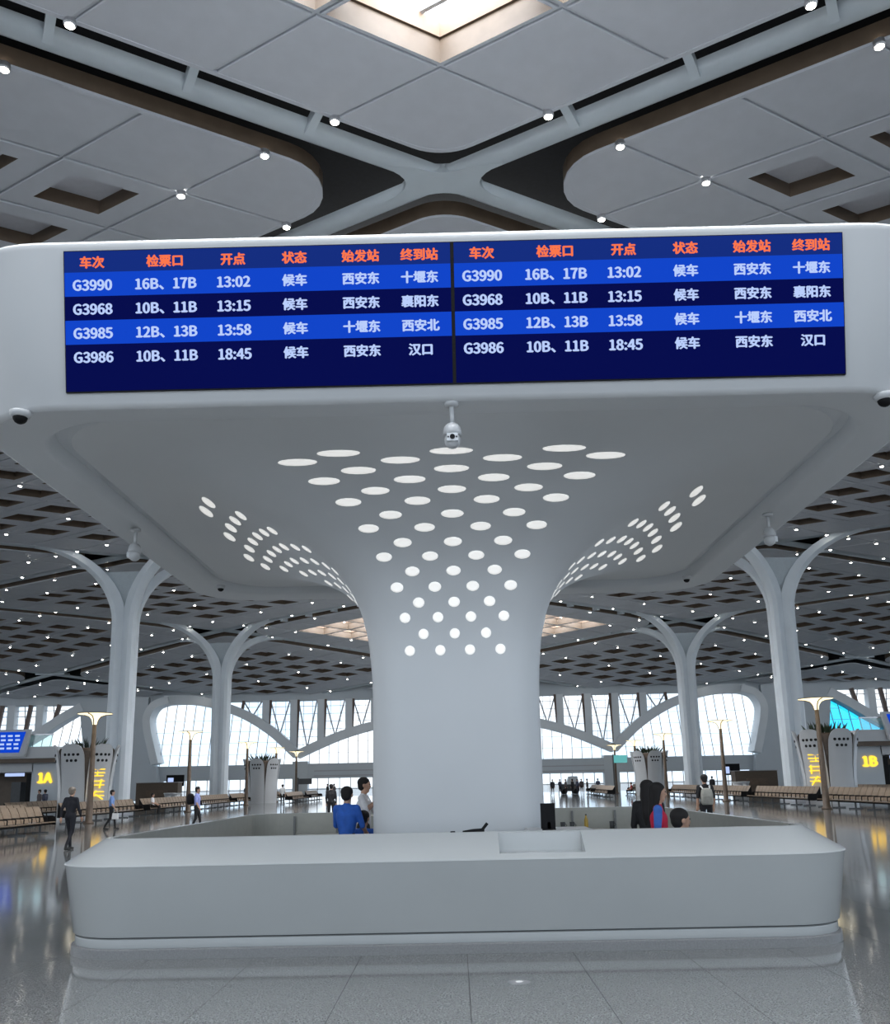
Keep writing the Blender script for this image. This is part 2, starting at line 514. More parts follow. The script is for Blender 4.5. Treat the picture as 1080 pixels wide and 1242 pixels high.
# module rims (bronze upstand with pale edge), beams, nodes and struts
def module_outline(mc, grow):
    k = 8 + grow
    P0 = [Vector(p) * (k / 2 * 1.0) for p in [(0, -2 * SY), (2 * SX, 0), (0, 2 * SY), (-2 * SX, 0)]]
    pts = []
    for i in range(4):
        p = P0[i]; a = (P0[i - 1] - p).normalized(); c = (P0[(i + 1) % 4] - p).normalized()
        half = a.angle(c) / 2; rad = 1.5; t = min(rad / math.tan(half), 2.35); rr = t * math.tan(half)
        ctr = p + (a + c).normalized() * (rr / math.sin(half))
        s0 = p + a * t - ctr; s1 = p + c * t - ctr; tot = s0.angle(s1)
        for q in range(9):
            an = tot * q / 8
            pts.append(mc + ctr + Vector((s0.x * math.cos(an) - s0.y * math.sin(an), s0.x * math.sin(an) + s0.y * math.cos(an))))
        nxt = P0[(i + 1) % 4]
        for q in (0.25, 0.5, 0.75): pts.append(mc + p.lerp(nxt, q))
    return pts
for m_, n_, mc in modules:
    if mc.y + N * SY > WALL_Y + 8: continue
    A = module_outline(mc, 0.02); B_ = module_outline(mc, -0.06)
    n = len(A); b = MB(); vs = []
    for L, dz in ((B_, 0.05), (B_, -0.015), (A, -0.015), (A, 0.06), (A, 0.50)):
        vs += [(p.x, p.y, hz(p.y) + dz) for p in L]
    for s_ in range(4):
        b.add([], [])
        fs = [(s_ * n + i, s_ * n + (i + 1) % n, (s_ + 1) * n + (i + 1) % n, (s_ + 1) * n + i) for i in range(n)]
        if s_ == 0: b.add(vs, fs, 0)
        else:
            b.f += fs; b.m += [1 if s_ == 3 else 0] * n
    b.build('module_rim', ['panel', 'bronze'], ceiling, fix=False)

def beam_prof(p, d, w0=0.29, w1=0.34):
    r = Vector((d.y, -d.x, 0))
    z = hz(p.y)
    out = []
    for o_, dz in ((-w0 * 0.6, 0.10), (w0 * 0.6, 0.10), (w0, 0.16), (w1, 0.30), (w1 * 0.8, 0.36), (-w1 * 0.8, 0.36), (-w1, 0.30), (-w0, 0.16)):
        q = Vector((p.x, p.y, 0)) + r * o_
        out.append((q.x, q.y, z + dz))
    return out
nodes = set()
for m_ in range(-3, 4):
    for n_ in range(-2, 8):
        if (m_ + n_) % 2 == 0: nodes.add((m_, n_))
def npos(m_, n_): return Vector((m_ * N * SX, CY + n_ * N * SY, 0))
for (m_, n_) in sorted(nodes):
    for dm in (-1, 1):
        if (m_ + dm, n_ + 1) not in nodes: continue
        a = npos(m_, n_); c = npos(m_ + dm, n_ + 1)
        if a.y > WALL_Y: continue
        d = (c - a).normalized()
        if c.y > WALL_Y: c = a + (c - a) * ((WALL_Y - a.y) / (c.y - a.y))
        if (c - a).length < 1: continue
        steps = 1 if c.y < 70 else 8
        vs, fs = loft([beam_prof(a + (c - a) * (k / steps), d) for k in range(steps + 1)], True, True)
        sharp(MB().add(vs, fs).build('ceiling_beam', 'beam', ceiling), 50)
    # filleted crossing plate under the four beams
    a = npos(m_, n_)
    if a.y > WALL_Y - 6: continue
    if m_ % 2 == 0:
        d1 = Vector((SX, SY)).normalized(); d2 = Vector((-SX, SY)).normalized()
        dirs = [d1, d2, -d1, -d2]; pts = []
        w = 0.178
        for i in range(4):
            e = dirs[i]; nx = dirs[(i + 1) % 4]
            re = Vector((-e.y, e.x)); rn = Vector((nx.y, -nx.x))
            L_ = 1.75 if e.angle(nx) < 1.3 else 0.95
            p0 = e * L_ + re * w; p2 = nx * L_ + rn * w
            # inner corner of the two edges
            t = ((rn * w - re * w).x * nx.y - (rn * w - re * w).y * nx.x) / (e.x * nx.y - e.y * nx.x)
            p1 = re * w + e * t
            for q in range(9):
                u = q / 8
                pts.append(p0 * (1 - u) ** 2 + p1 * 2 * u * (1 - u) + p2 * u * u)
        z = hz(a.y) + 0.095
        MB().prism([(a.x + p.x, a.y + p.y, z) for p in pts], (0, 0, 0.26)).build('beam_node', 'beam', ceiling)
# struts from the beams to the rims of the skylit modules
for m_, n_, mc in modules:
    if m_ != 0 or mc.y > 90: continue
    for sx_, sy_ in ((1, 1), (-1, 1), (1, -1), (-1, -1)):
        for q in range(1, 8):
            corner = mc + Vector((0, sy_ * 8 * SY)); e = Vector((sx_ * SX, -sy_ * SY))
            p = corner + e * q; out = Vector((sx_ * SY, sy_ * SX)).normalized()
            z = hz(p.y) + 0.24
            if not visible((p.x, p.y, z), 60): continue
            MB().bar((p.x + 0.12 * e.x, p.y + 0.12 * e.y, z), (p.x + 0.12 * e.x + out.x * 0.85, p.y + 0.12 * e.y + out.y * 0.85, z - 0.1), 0.2, 0.3).build('strut', 'beam', ceiling)

# downlights at the panel corners
dl = MB()
dl.lathe([(0.10, 0.05), (0.13, 0.05), (0.13, -0.06), (0.10, -0.10), (0.085, -0.085)], 12, mi=0, cap=False)
dl.ball((0, 0, -0.08), (0.10, 0.10, 0.06), 10, 1)
dl_me = dl.mesh('downlight', ['steel', 'lamp'])
ls = []
for c, m_, n_ in lights:
    p = (c.x, c.y, hz(c.y) - 0.02)
    if visible(p, 5): ls.append((c.y, c, p, m_))
ls.sort(key=lambda t: t[0])
for y, c, p, m_ in ls[:300]:
    o = link('downlight', dl_me, None, p)
    if y < 31: nm, gr = 'small white downlight at a ceiling panel corner above the canopy', 'downlights above the canopy'
    elif m_ < 0: nm, gr = 'small white downlight dotted over the dark-holed ceiling on the left', 'downlights over the left aisle'
    elif m_ > 0: nm, gr = 'small white downlight dotted over the dark-holed ceiling on the right', 'downlights over the right aisle'
    else: nm, gr = 'small white downlight around the far bronze skylight beside the column', 'downlights around the far skylight'
    tag(o, nm, 'downlight', gr)

# =================================================================== FAR WALL
def WX(s): return s * 0.0982
def WZ(t): return EYE + t * 0.0956
WY = WALL_Y
wb = MB()
# spandrel band, header, ground-floor piers
wb.box(-84, 84, WY, WY + 1.0, WZ(7), WZ(25))
wb.box(-84, 84, WY - 0.2, WY + 1.0, WZ(103), WZ(160))
for sg in (-1, 1):
    wb.box(min(sg * 84, WX(sg * 450)), max(sg * 84, WX(sg * 450)), WY, WY + 1.0, 0, WZ(8))
for s0, s1 in ((-196, -178), (178, 196)):
    wb.box(WX(s0), WX(s1), WY - 0.15, WY + 1.2, 0, WZ(28))
wall = tag(wb.build('wall_back', 'wallgrey'), kind='structure')
for z, d in ((WZ(16), 0.04), (WZ(10), 0.04)):
    MB().box(WX(-170), WX(178), WY - 0.06, WY, z - 0.06, z + 0.06).build('shadow_joint', 'frame', wall)
ARC = [(-700, 40), (-620, 20), (-560, 30), (-500, 69), (-452, 100), (-380, 108), (-357, 106), (-312, 104), (-262, 91), (-222, 68), (-190, 36), (-142, 57), (-97, 70), (-50, 77), (0, 80)]
ARC = ARC + [(-s, t) for s, t in reversed(ARC[:-1])]
def arch_t(s):
    for (s0, t0), (s1, t1) in zip(ARC, ARC[1:]):
        if s0 <= s <= s1: return t0 + (t1 - t0) * (s - s0) / (s1 - s0)
    return 50
def band(pts, th, y0, y1, name, m, parent):
    """curved band of thickness th (px) following pts, with real depth"""
    up = []; lo = []
    for i, (s, t) in enumerate(pts):
        a = pts[max(i - 1, 0)]; c = pts[min(i + 1, len(pts) - 1)]
        d = Vector((c[0] - a[0], c[1] - a[1])).normalized(); nrm = Vector((-d.y, d.x))
        up.append((WX(s + nrm.x * th / 2), WZ(t + nrm.y * th / 2))); lo.append((WX(s - nrm.x * th / 2), WZ(t - nrm.y * th / 2)))
    b = MB(); n = len(pts); vs = []
    for arr in (up, lo):
        for yy in (y0, y1): vs += [(x, yy, z) for x, z in arr]
    U0, U1, L0, L1 = 0, n, 2 * n, 3 * n; fs = []
    for i in range(n - 1):
        fs += [(U0 + i, U0 + i + 1, L0 + i + 1, L0 + i), (U1 + i, L1 + i, L1 + i + 1, U1 + i + 1), (U0 + i, U1 + i, U1 + i + 1, U0 + i + 1), (L0 + i, L0 + i + 1, L1 + i + 1, L1 + i)]
    fs += [(U0, L0, L1, U1), (U0 + n - 1, U1 + n - 1, L1 + n - 1, L0 + n - 1)]
    b.add(vs, fs)
    return sharp(b.build(name, m, parent), 40)
def smooth_pts(pts, k=6):
    out = []
    for i in range(len(pts) - 1):
        p0 = pts[max(i - 1, 0)]; p1 = pts[i]; p2 = pts[i + 1]; p3 = pts[min(i + 2, len(pts) - 1)]
        for q in range(k):
            u = q / k
            out.append(tuple(0.5 * ((2 * p1[j]) + (-p0[j] + p2[j]) * u + (2 * p0[j] - 5 * p1[j] + 4 * p2[j] - p3[j]) * u * u + (-p0[j] + 3 * p1[j] - 3 * p2[j] + p3[j]) * u ** 3) for j in (0, 1)))
    out.append(pts[-1]); return out
CEN = smooth_pts([(-190, 36), (-142, 57), (-97, 70), (-50, 77), (0, 80), (50, 77), (97, 70), (142, 57), (190, 36)])
band(CEN, 10, WY - 1.0, WY + 0.6, 'arch', 'arch', wall)
for sg in (-1, 1):
    side = smooth_pts([(sg * s, t) for s, t in ((190, 36), (222, 66), (262, 90), (312, 105), (352, 106))])
    band(side, 11, WY - 1.0, WY + 0.6, 'arch', 'arch', wall)
    # curved end of the big opening, turning down into the pier
    end = smooth_pts([(sg * s, t) for s, t in ((345, 106), (362, 100), (370, 86), (369, 70), (364, 50), (358, 28))])
    band(end, 9, WY - 1.6, WY + 0.8, 'opening_reveal', 'arch', wall)
    # solid pier leaning outward at the foot
    MB().prism([(WX(sg * s), WY - 0.9, WZ(t)) for s, t in ((371, 104), (374, 70), (366, 28), (358, 24), (352, -16), (455, -16), (452, 24), (446, 40), (454, 96), (454, 110), (371, 110))], (0, 2.2, 0)).build('pier', 'wallgrey', wall)
    far = smooth_pts([(sg * s, t) for s, t in ((452, 100), (476, 86), (500, 70), (530, 52), (560, 34))])
    band(far, 11, WY - 1.0, WY + 0.6, 'arch', 'arch', wall)
    MB().prism([(WX(sg * s), WY - 0.05, WZ(t)) for s, t in ((452, 50), (700, 50), (700, 7), (452, 7))], (0, 1.0, 0)).build('spandrel', 'wallgrey', wall)
# upper bays: posts, panes, V braces
posts = [-262, -229, -195, -162, -128, -97, -64, -32, 0, 32, 64, 97, 128, 162, 195, 229, 262]
TOP = 104
def quad_pane(s0, s1, b0, b1, t0, t1, m, name='pane'):
    MB().prism([(WX(s0), WY + 0.28, WZ(b0)), (WX(s1), WY + 0.28, WZ(b1)), (WX(s1), WY + 0.28, WZ(t1)), (WX(s0), WY + 0.28, WZ(t0))], (0, 0.03, 0)).build(name, m, wall)
for i, s in enumerate(posts):
    if abs(s) > 261: continue
    t = arch_t(s)
    MB().box(WX(s - 4.2), WX(s + 4.2), WY - 0.5, WY + 0.6, WZ(t), WZ(TOP)).build('post', 'arch', wall)
for s0, s1 in zip(posts, posts[1:]):
    if abs(s0 + s1) / 2 < 40: pass
    b0, b1 = arch_t(s0), arch_t(s1)
    quad_pane(s0, s1, b0, b1, TOP, TOP, 'glass')
    fb = MB()
    lo = min(b0, b1)
    t = TOP - 8
    while t > lo + 4:
        x0, x1 = s0 + 4, s1 - 4
        # clip to the arch
        def ok(s): return arch_t(s) + 4 < t
        xs = [x0 + (x1 - x0) * k / 12 for k in range(13)]
        good = [s for s in xs if ok(s)]
        if len(good) > 1: fb.bar((WX(good[0]), WY + 0.2, WZ(t)), (WX(good[-1]), WY + 0.2, WZ(t)), 0.05)
        t -= 9.5
    mid = (s0 + s1) / 2
    for s in (s0 + 11, s1 - 11):
        if arch_t(s) + 3 < TOP: fb.bar((WX(s), WY + 0.2, WZ(arch_t(s))), (WX(s), WY + 0.2, WZ(TOP)), 0.045)
    if fb.v: fb.build('window_bar', 'frame', wall)
    vb = MB(); am = arch_t(mid)
    vb.bar((WX(s0 + 5), WY - 0.1, WZ(TOP)), (WX(mid), WY - 0.1, WZ(am + 3)), 0.14)
    vb.bar((WX(s1 - 5), WY - 0.1, WZ(TOP)), (WX(mid), WY - 0.1, WZ(am + 3)), 0.14)
    vb.build('brace', 'frame', wall)
    sg = -1 if mid < 0 else 1
    e = s0 + 5.5 if sg < 0 else s1 - 5.5
    MB().bar((WX(e), WY - 0.2, WZ(TOP)), (WX(e - sg * -2.0 if False else e - 2 * (1 if sg < 0 else -1)), WY - 0.2, WZ(max(arch_t(e), lo) + 2)), 0.3).build('brace', 'brace', wall)
# glazing under the arches
def lower_glazing(sa, sb, n, lean, top_f, m='glass', base=25):
    fb = MB()
    for k in range(n):
        s0 = sa + (sb - sa) * k / n; s1 = sa + (sb - sa) * (k + 1) / n
        t0, t1 = top_f(s0), top_f(s1)
        if max(t0, t1) - base < 2: continue
        quad_pane(s0, s1, base, base, max(t0, base + .5), max(t1, base + .5), m)
        if k > 0: fb.bar((WX(s0 + lean * 0.10 * (base - 60)), WY + 0.2, WZ(base)), (WX(s0 + lean * 0.10 * (t0 - 60)), WY + 0.2, WZ(t0)), 0.07)
    for t in (38, 52, 66, 80):
        ss = [sa + (sb - sa) * k / 40 for k in range(41)]
        good = [s for s in ss if top_f(s) > t + 3]
        run = []
        for s in ss + [None]:
            if s is not None and top_f(s) > t + 3: run.append(s)
            else:
                if len(run) > 1: fb.bar((WX(run[0]), WY + 0.22, WZ(t)), (WX(run[-1]), WY + 0.22, WZ(t)), 0.035)
                run = []
    fb.build('window_bar', 'frame', wall)
lower_glazing(-188, 188, 32, 0, lambda s: arch_t(s) - 3)
lower_glazing(-366, -192, 15, 1, lambda s: arch_t(s) - 3)
lower_glazing(192, 366, 15, -1, lambda s: arch_t(s) - 3)
lower_glazing(-545, -448, 9, 1.6, lambda s: arch_t(s) - 4, base=48)
lower_glazing(448, 545, 9, -1.6, lambda s: arch_t(s) - 4, 'glass_cyan', base=48)
for sg in (-1, 1):
    for k in range(5):
        s0 = sg * (470 + 35 * k); s1 = sg * (470 + 35 * (k + 1))
        a, c = min(s0, s1), max(s0, s1)
        quad_pane(a, c, arch_t(a), arch_t(c), TOP, TOP, 'glass')
        so = s1
        MB().box(WX(so - 4.5), WX(so + 4.5), WY - 0.5, WY + 0.6, WZ(arch_t(so)), WZ(TOP)).build('post', 'arch', wall)
        fb = MB()
        for t in (70, 80, 90, 97):
            if t > max(arch_t(a), arch_t(c)) + 2: fb.bar((WX(a), WY + 0.2, WZ(t)), (WX(c), WY + 0.2, WZ(t)), 0.08)
        mid = (a + c) / 2
        fb.bar((WX(mid), WY + 0.2, WZ(arch_t(mid))), (WX(mid + sg * 4), WY + 0.2, WZ(TOP)), 0.09)
        fb.build('window_bar', 'frame', wall)
        e = s0 + sg * 12
        MB().bar((WX(e), WY - 0.2, WZ(TOP)), (WX(e + sg * 7), WY - 0.2, WZ(max(arch_t(e + sg * 7), 50))), 0.42).build('brace', 'brace', wall)
# ground floor glazing
fb = MB()
for k in range(56):
    s = -366 + 732 * k / 55
    fb.bar((WX(s), WY + 0.3, 0), (WX(s), WY + 0.3, WZ(7)), 0.08)
fb.bar((WX(-366), WY + 0.3, 1.1), (WX(366), WY + 0.3, 1.1), 0.08)
fb.build('window_bar', 'frame', wall)
for k in range(11):
    s0 = -366 + 732 * k / 11; s1 = -366 + 732 * (k + 1) / 11
    quad_pane(s0, s1, -17.5, -17.5, 7, 7, 'glass')
# paving outside the glazing
tag(MB().box(-200, 200, 126, 400, -0.3, -0.02).build('trim_1', 'plinth'), kind='structure')

# =================================================================== TREE COLUMNS
def arm_path(zc):
    pts = []; R = 4.6
    zs = zc - R
    for k in range(9): pts.append((0.42 + 0.06 * k / 8, zs * k / 8))
    for k in range(1, 13):
        a = PI / 2 * k / 12
        pts.append((0.48 + R * 1.2 * (1 - math.cos(a)), zs + (R + 0.26) * math.sin(a)))
    return pts
def tree_column(x, y, label):
    zc = hz(y)
    t = thing('tree_column', label, 'column', (x, y, 0), 0, 'branching white columns of the hall')
    d1 = Vector((SX, SY, 0)).normalized(); d2 = Vector((-SX, SY, 0)).normalized()
    dirs = [d1, d2, -d1, -d2]
    pth = arm_path(zc)
    for d in dirs:
        r = Vector((-d.y, d.x, 0)); loops = []
        for i, (o_, z) in enumerate(pth):
            a = pth[max(i - 1, 0)]; c = pth[min(i + 1, len(pth) - 1)]
            tg = Vector((c[0] - a[0], c[1] - a[1])).normalized()
            nr = Vector((tg.y, -tg.x))           # towards the outside / below
            w = 0.37 if i < 9 else 0.37 + 0.06 * (i - 8) / 12
            th = 0.40 if i < 12 else 0.40 - 0.24 * (i - 11) / 9
            lp = []
            for u, v in ((-w * 0.45, th), (w * 0.45, th), (w, th * 0.55), (w, -th), (-w, -th), (-w, th * 0.55)):
                p = d * (o_ + nr.x * v) + r * u
                lp.append((p.x, p.y, z + nr.y * v + (hz(y + p.y) - zc) * min(1.0, max(0.0, (z - zc + 4.6) / 4.6))))
            loops.append(lp)
        vs, fs = loft(loops, True, True)
        sharp(MB().add(vs, fs).build('arm', 'column', t), 40)
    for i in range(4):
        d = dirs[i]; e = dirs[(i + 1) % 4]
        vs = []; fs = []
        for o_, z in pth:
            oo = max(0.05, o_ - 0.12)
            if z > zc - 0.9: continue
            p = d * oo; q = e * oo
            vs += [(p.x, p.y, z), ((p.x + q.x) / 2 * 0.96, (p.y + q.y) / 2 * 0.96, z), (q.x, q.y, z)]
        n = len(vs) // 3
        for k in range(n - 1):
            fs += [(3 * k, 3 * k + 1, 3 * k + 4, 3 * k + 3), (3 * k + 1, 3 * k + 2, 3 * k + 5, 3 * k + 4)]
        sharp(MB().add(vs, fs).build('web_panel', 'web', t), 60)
    MB().lathe([(1.15, 0), (1.15, 0.12), (1.05, 0.16)], 24).build('base_ring', 'steel', t)
    return t
COLX = N * SX
for n_, word in ((3, 'nearer'), (5, 'farther')):
    for sg, side in ((-1, 'left'), (1, 'right')):
        x = sg * COLX; y = CY + n_ * N * SY
        tree_column(x, y, 'white branching column, the %s one %s of the information canopy' % (word, side))

# =================================================================== CANOPY AND ITS COLUMN
KX, KY = 0.03, 13.5
kiosk = thing('information_canopy', 'white mushroom canopy on a flared column with perforated lights and a blue departure board', 'canopy', (KX, KY, 0))
PROF = [(1.19, 0.0), (1.19, 1.2), (1.19, 2.4), (1.19, 2.8), (1.205, 3.2), (1.24, 3.6), (1.30, 3.92), (1.40, 4.22), (1.55, 4.5), (1.76, 4.74), (2.03, 4.95), (2.37, 5.13), (2.76, 5.30), (3.16, 5.44), (3.56, 5.53), (4.0, 5.585), (4.46, 5.60)]
def crad(w): return 0.40 * w if w < 1.6 else 0.40 * w * (1 - 0.45 * min(1, (w - 1.6) / 2.4))
def ysc(y, w):
    k = min(1.0, max(0.0, (w - 2.3) / 2.25))
    return y if y < 0 else y * (1 - 0.095 * k)
fine = []
for i in range(len(PROF) - 1):
    for q in range(3):
        u = q / 3
        p0 = PROF[max(i - 1, 0)]; p1 = PROF[i]; p2 = PROF[i + 1]; p3 = PROF[min(i + 2, len(PROF) - 1)]
        fine.append(tuple(0.5 * ((2 * p1[j]) + (-p0[j] + p2[j]) * u + (2 * p0[j] - 5 * p1[j] + 4 * p2[j] - p3[j]) * u * u + (-p0[j] + 3 * p1[j] - 3 * p2[j] + p3[j]) * u ** 3) for j in (0, 1)))
fine.append(PROF[-1])
loops = []
for w, z in fine:
    loops.append([(x, ysc(y, w), z) for x, y in rrect(w, w, crad(w), 12)])
vs, fs = loft(loops)
col = MB().add(vs, fs).build('column_shell', 'shell', kiosk, smooth=True)
def can_loop(hw, r, z): return [(x, ysc(y, hw), z) for x, y in rrect(hw, hw, r, 12)]
under = loft([can_loop(4.46, crad(4.46), 5.60), can_loop(4.50, 1.0, 5.65), can_loop(4.60, 1.01, 5.655), can_loop(4.65, 1.02, 5.50), can_loop(4.70, 1.04, 5.475), can_loop(5.08, 1.12, 5.44)])
sharp(MB().add(*under).build('canopy_soffit_border', 'under', kiosk), 50)
fas = loft([can_loop(5.08, 1.12, 5.44), can_loop(5.115, 1.13, 5.455), can_loop(5.135, 1.14, 5.49), can_loop(5.445, 1.25, 7.03), can_loop(5.45, 1.25, 7.08), can_loop(5.425, 1.24, 7.12), can_loop(5.36, 1.2, 7.14)], False, True)
sharp(MB().add(*fas).build('canopy_fascia', 'white', kiosk), 50)

# ---- round light ports of the flare: rows measured on the front face
def interp(z=None, s=None):
    pass
prof_len = [0.0]
for a, c in zip(fine, fine[1:]): prof_len.append(prof_len[-1] + math.hypot(c[0] - a[0], c[1] - a[1]))
def prof_at(s):
    for i in range(len(fine) - 1):
        if s <= prof_len[i + 1]:
            u = (s - prof_len[i]) / (prof_len[i + 1] - prof_len[i])
            w = fine[i][0] + (fine[i + 1][0] - fine[i][0]) * u; z = fine[i][1] + (fine[i + 1][1] - fine[i][1]) * u
            d = Vector((fine[i + 1][0] - fine[i][0], fine[i + 1][1] - fine[i][1])).normalized()
            return w, z, d
    return fine[-1][0], fine[-1][1], Vector((1, 0))
HPX = [12, 12, 12, 12, 11.5, 11, 11, 10.5, 10, 9.5, 9.6, 9, 8.8, 8.4, 8, 7.6]
ROWS = [(788, 12, [-55, -18, 18, 55]), (768, 12, [-38, 0, 38]), (748, 12.5, [-60, -20, 20, 60]), (730, 13.5, [-43, 0, 43]), (711, 15, [-69, -23, 23, 69]),
        (692, 17, [-50, 0, 50]), (674, 19, [-84, -28, 28, 84]), (656.5, 21.5, [-61, 0, 61]), (639, 24.5, [-102, -34, 34, 102]), (622.5, 27, [-75, 0, 75]),
        (606, 31, [-126, -42, 42, 126]), (593, 34, [-93, 0, 93]), (580, 38, [-155, -51, 51, 155]), (568, 42, [-113, 0, 113]), (556.5, 47, [-187, -62, 62, 187]), (546.5, 52, [-137, 0, 137])]
def s_for_row(py):
    best = None
    k = 0.0
    s = 2.0
    while s < prof_len[-1]:
        w, z, d = prof_at(s)
        q = proj((KX, KY - w, z))
        e = abs(q[1] - py)
        if best is None or e < best[0]: best = (e, s, w, z)
        s += 0.01
    return best
ports = []
for (py, dpx, offs), hpx in zip(ROWS, HPX):
    e, s, w, z = s_for_row(py)
    rs = abs(s_for_row(py - hpx / 2)[1] - s_for_row(py + hpx / 2)[1]) / 2
    ax_d = (KY - w) * math.cos(PITCH) + (z - EYE) * math.sin(PITCH)
    mpp = ax_d / FPX
    ports.append((s, dpx * mpp / 2, rs, [o * mpp for o in offs]))
for face in range(4):
    if face == 2: continue
    R = Matrix.Rotation([0, PI / 2, PI, -PI / 2][face], 4, 'Z')
    for s, rad, rads, offs in ports:
        for u in offs:
            b = MB(); vs = []; nseg = 18
            rr = [(0.0, 0.006), (rad * 0.6, 0.006), (rad, 0.006), (rad * 1.05, -0.01)]
            pts = []
            for r_, lift in rr:
                for k in range(nseg if r_ > 0 else 1):
                    a = 2 * PI * k / nseg
                    w, z, d = prof_at(s + r_ / rad * rads * math.sin(a))
                    nrm = Vector((0, -d.y, -d.x))      # outward and down, front face
                    x = u + r_ * math.cos(a)
                    # rounded corner of the shell: pull back
                    cr = crad(w); ex = abs(x) - (w - cr); yo = -w
                    if ex > 0: yo = -(w - cr) - math.sqrt(max(0.0, cr * cr - ex * ex))
                    p = Vector((x, yo, z)) + nrm * lift
                    pts.append(R @ p)
            fs = [(0, 1 + k, 1 + (k + 1) % nseg) for k in range(nseg)]
            for q in range(2):
                for k in range(nseg):
                    fs.append((1 + q * nseg + k, 1 + (q + 1) * nseg + k, 1 + (q + 1) * nseg + (k + 1) % nseg, 1 + q * nseg + (k + 1) % nseg))
            b.add(pts, fs)
            b.build('light_port', 'port', col, smooth=True)

# ---- departure board on the front of the fascia
bz0, bz1 = 5.60, 6.985
tilt = math.atan2(5.445 - 5.135, 7.03 - 5.49)
def fas_y(z): return -(5.135 + (z - 5.49) * math.tan(tilt))
board = bpy.data.objects.new('departure_board', None); C.objects.link(board); board.parent = kiosk
zc = (bz0 + bz1) / 2
board.location = (0.045, fas_y(zc) - 0.012, zc)
board.rotation_euler = (PI / 2 + tilt, 0, 0)     # local x right, y up along the fascia, z towards the viewer
BH = (bz1 - bz0) / math.cos(tilt); BW = 7.82
o = MB().box(-BW / 2 - 0.01, BW / 2 + 0.01, -BH / 2 - 0.01, BH / 2 + 0.01, -0.03, 0.02).build('board_housing', 'black', board)
fonts = None
FONT = None
try:
    import os
    FONT = bpy.data.fonts.load(os.path.join(bpy.utils.system_resource('DATAFILES'), 'fonts', 'Noto Sans CJK Regular.woff2'))
except Exception:
    FONT = None
def text_mesh(body, size, mname, bold=0.016):
    cu = bpy.data.curves.new('lettering', 'FONT')
    cu.body = body; cu.size = size * (1.0 if FONT else 0.42); cu.align_x = 'CENTER'; cu.align_y = 'CENTER'; cu.resolution_u = 3
    if FONT: cu.font = FONT
    to = bpy.data.objects.new('lettering', cu); C.objects.link(to)
    dg = bpy.context.evaluated_depsgraph_get()
    me = bpy.data.meshes.new_from_object(to.evaluated_get(dg))
    bpy.data.objects.remove(to)
    # heavier strokes: the outline doubled a hair to each side
    vs0 = [v.co.copy() for v in me.vertices]; fs0 = [tuple(p.vertices) for p in me.polygons]
    b = MB(); d = bold * size
    for k, (dx, dy) in enumerate(((0, 0), (d, 0), (-d, 0), (0, d * .7), (0, -d * .7))):
        b.add([(v.x + dx, v.y + dy, v.z) for v in vs0], fs0)
    bpy.data.meshes.remove(me)
    return b.mesh('lettering', mname, fix=False)
HDR = ['车次', '检票口', '开点', '状态', '始发站', '终到站']
DEP = [['G3990', '16B、17B', '13:02', '候车', '西安东', '十堰东'], ['G3968', '10B、11B', '13:15', '候车', '西安东', '襄阳东'],
       ['G3985', '12B、13B', '13:58', '候车', '十堰东', '西安北'], ['G3986', '10B、11B', '18:45', '候车', '西安东', '汉口']]
CXF = [0.072, 0.262, 0.438, 0.597, 0.768, 0.920]
half_w = BW / 2 - 0.018
edges = [0, 0.150, 0.322, 0.494, 0.666, 1.0]
tcache = {}
for side in (0, 1):
    x0 = -BW / 2 if side == 0 else 0.018
    scr = bpy.data.objects.new('screen_half', None); C.objects.link(scr); scr.parent = board
    # third level: rows and lettering are joined per row
    for r_ in range(5):
        ya = BH / 2 - edges[r_] * BH; yb = BH / 2 - edges[r_ + 1] * BH
        mname = ['screen_hdr', 'screen_hi', 'screen_lo', 'screen_hi', 'screen_lo'][r_]
        MB().box(x0, x0 + half_w, yb, ya, 0.0, 0.026).build('screen_row', mname, board)
        ty = ya - 0.086 * BH if r_ > 0 else (ya + yb) / 2
        words = HDR if r_ == 0 else DEP[r_ - 1]
        for cx, wd in zip(CXF, words):
            key = (wd, r_ == 0)
            if key not in tcache:
                cjk = any(ord(ch) > 0x2e80 and ch != '、' for ch in wd)
                tcache[key] = text_mesh(wd, 0.36 if cjk else 0.395, 'txt_orange' if r_ == 0 else 'txt_white', 0.017)
            link('lettering', tcache[key], board, (x0 + cx * half_w, ty, 0.0285))
    bpy.data.objects.remove(scr)

# ---- cameras hanging from the canopy
def ptz(loc, rotz, label):
    t = thing('surveillance_camera', label, 'camera', loc, rotz, 'cameras hanging from the canopy')
    MB().lathe([(0.075, 0), (0.075, -0.03), (0.03, -0.045)], 20).build('mount_plate', 'white', t, True)
    MB().tube([(0, 0, -0.03), (0, 0, -0.24)], 0.025, 12).build('drop_tube', 'white', t, True)
    MB().lathe([(0.03, -0.22), (0.06, -0.235), (0.085, -0.27), (0.095, -0.32), (0.095, -0.36)], 20).build('housing', 'white', t, True)
    bd = MB(); bd.ball((0, 0, -0.40), (0.085, 0.085, 0.09), 18)
    h = bd.build('camera_head', 'white', t, True)
    MB().box(-0.055, 0.055, -0.098, -0.04, -0.44, -0.36).build('camera_face', 'under', h)
    MB().tube([(0, -0.095, -0.40), (0, -0.108, -0.40)], 0.026, 14).build('lens', 'black', h)
    for s_ in (-1, 1): MB().tube([(s_ * 0.042, -0.095, -0.40), (s_ * 0.042, -0.101, -0.40)], 0.010, 10).build('infrared_lamp', 'darkgrey', h)
ptz((*at_z(548, 489, 5.444).xy, 5.444), 0, 'white dome camera hanging under the front centre of the departure board')
ptz((*at_z(165, 642, 5.444).xy, 5.444), -PI / 2, 'white pendant camera under the left edge of the canopy')
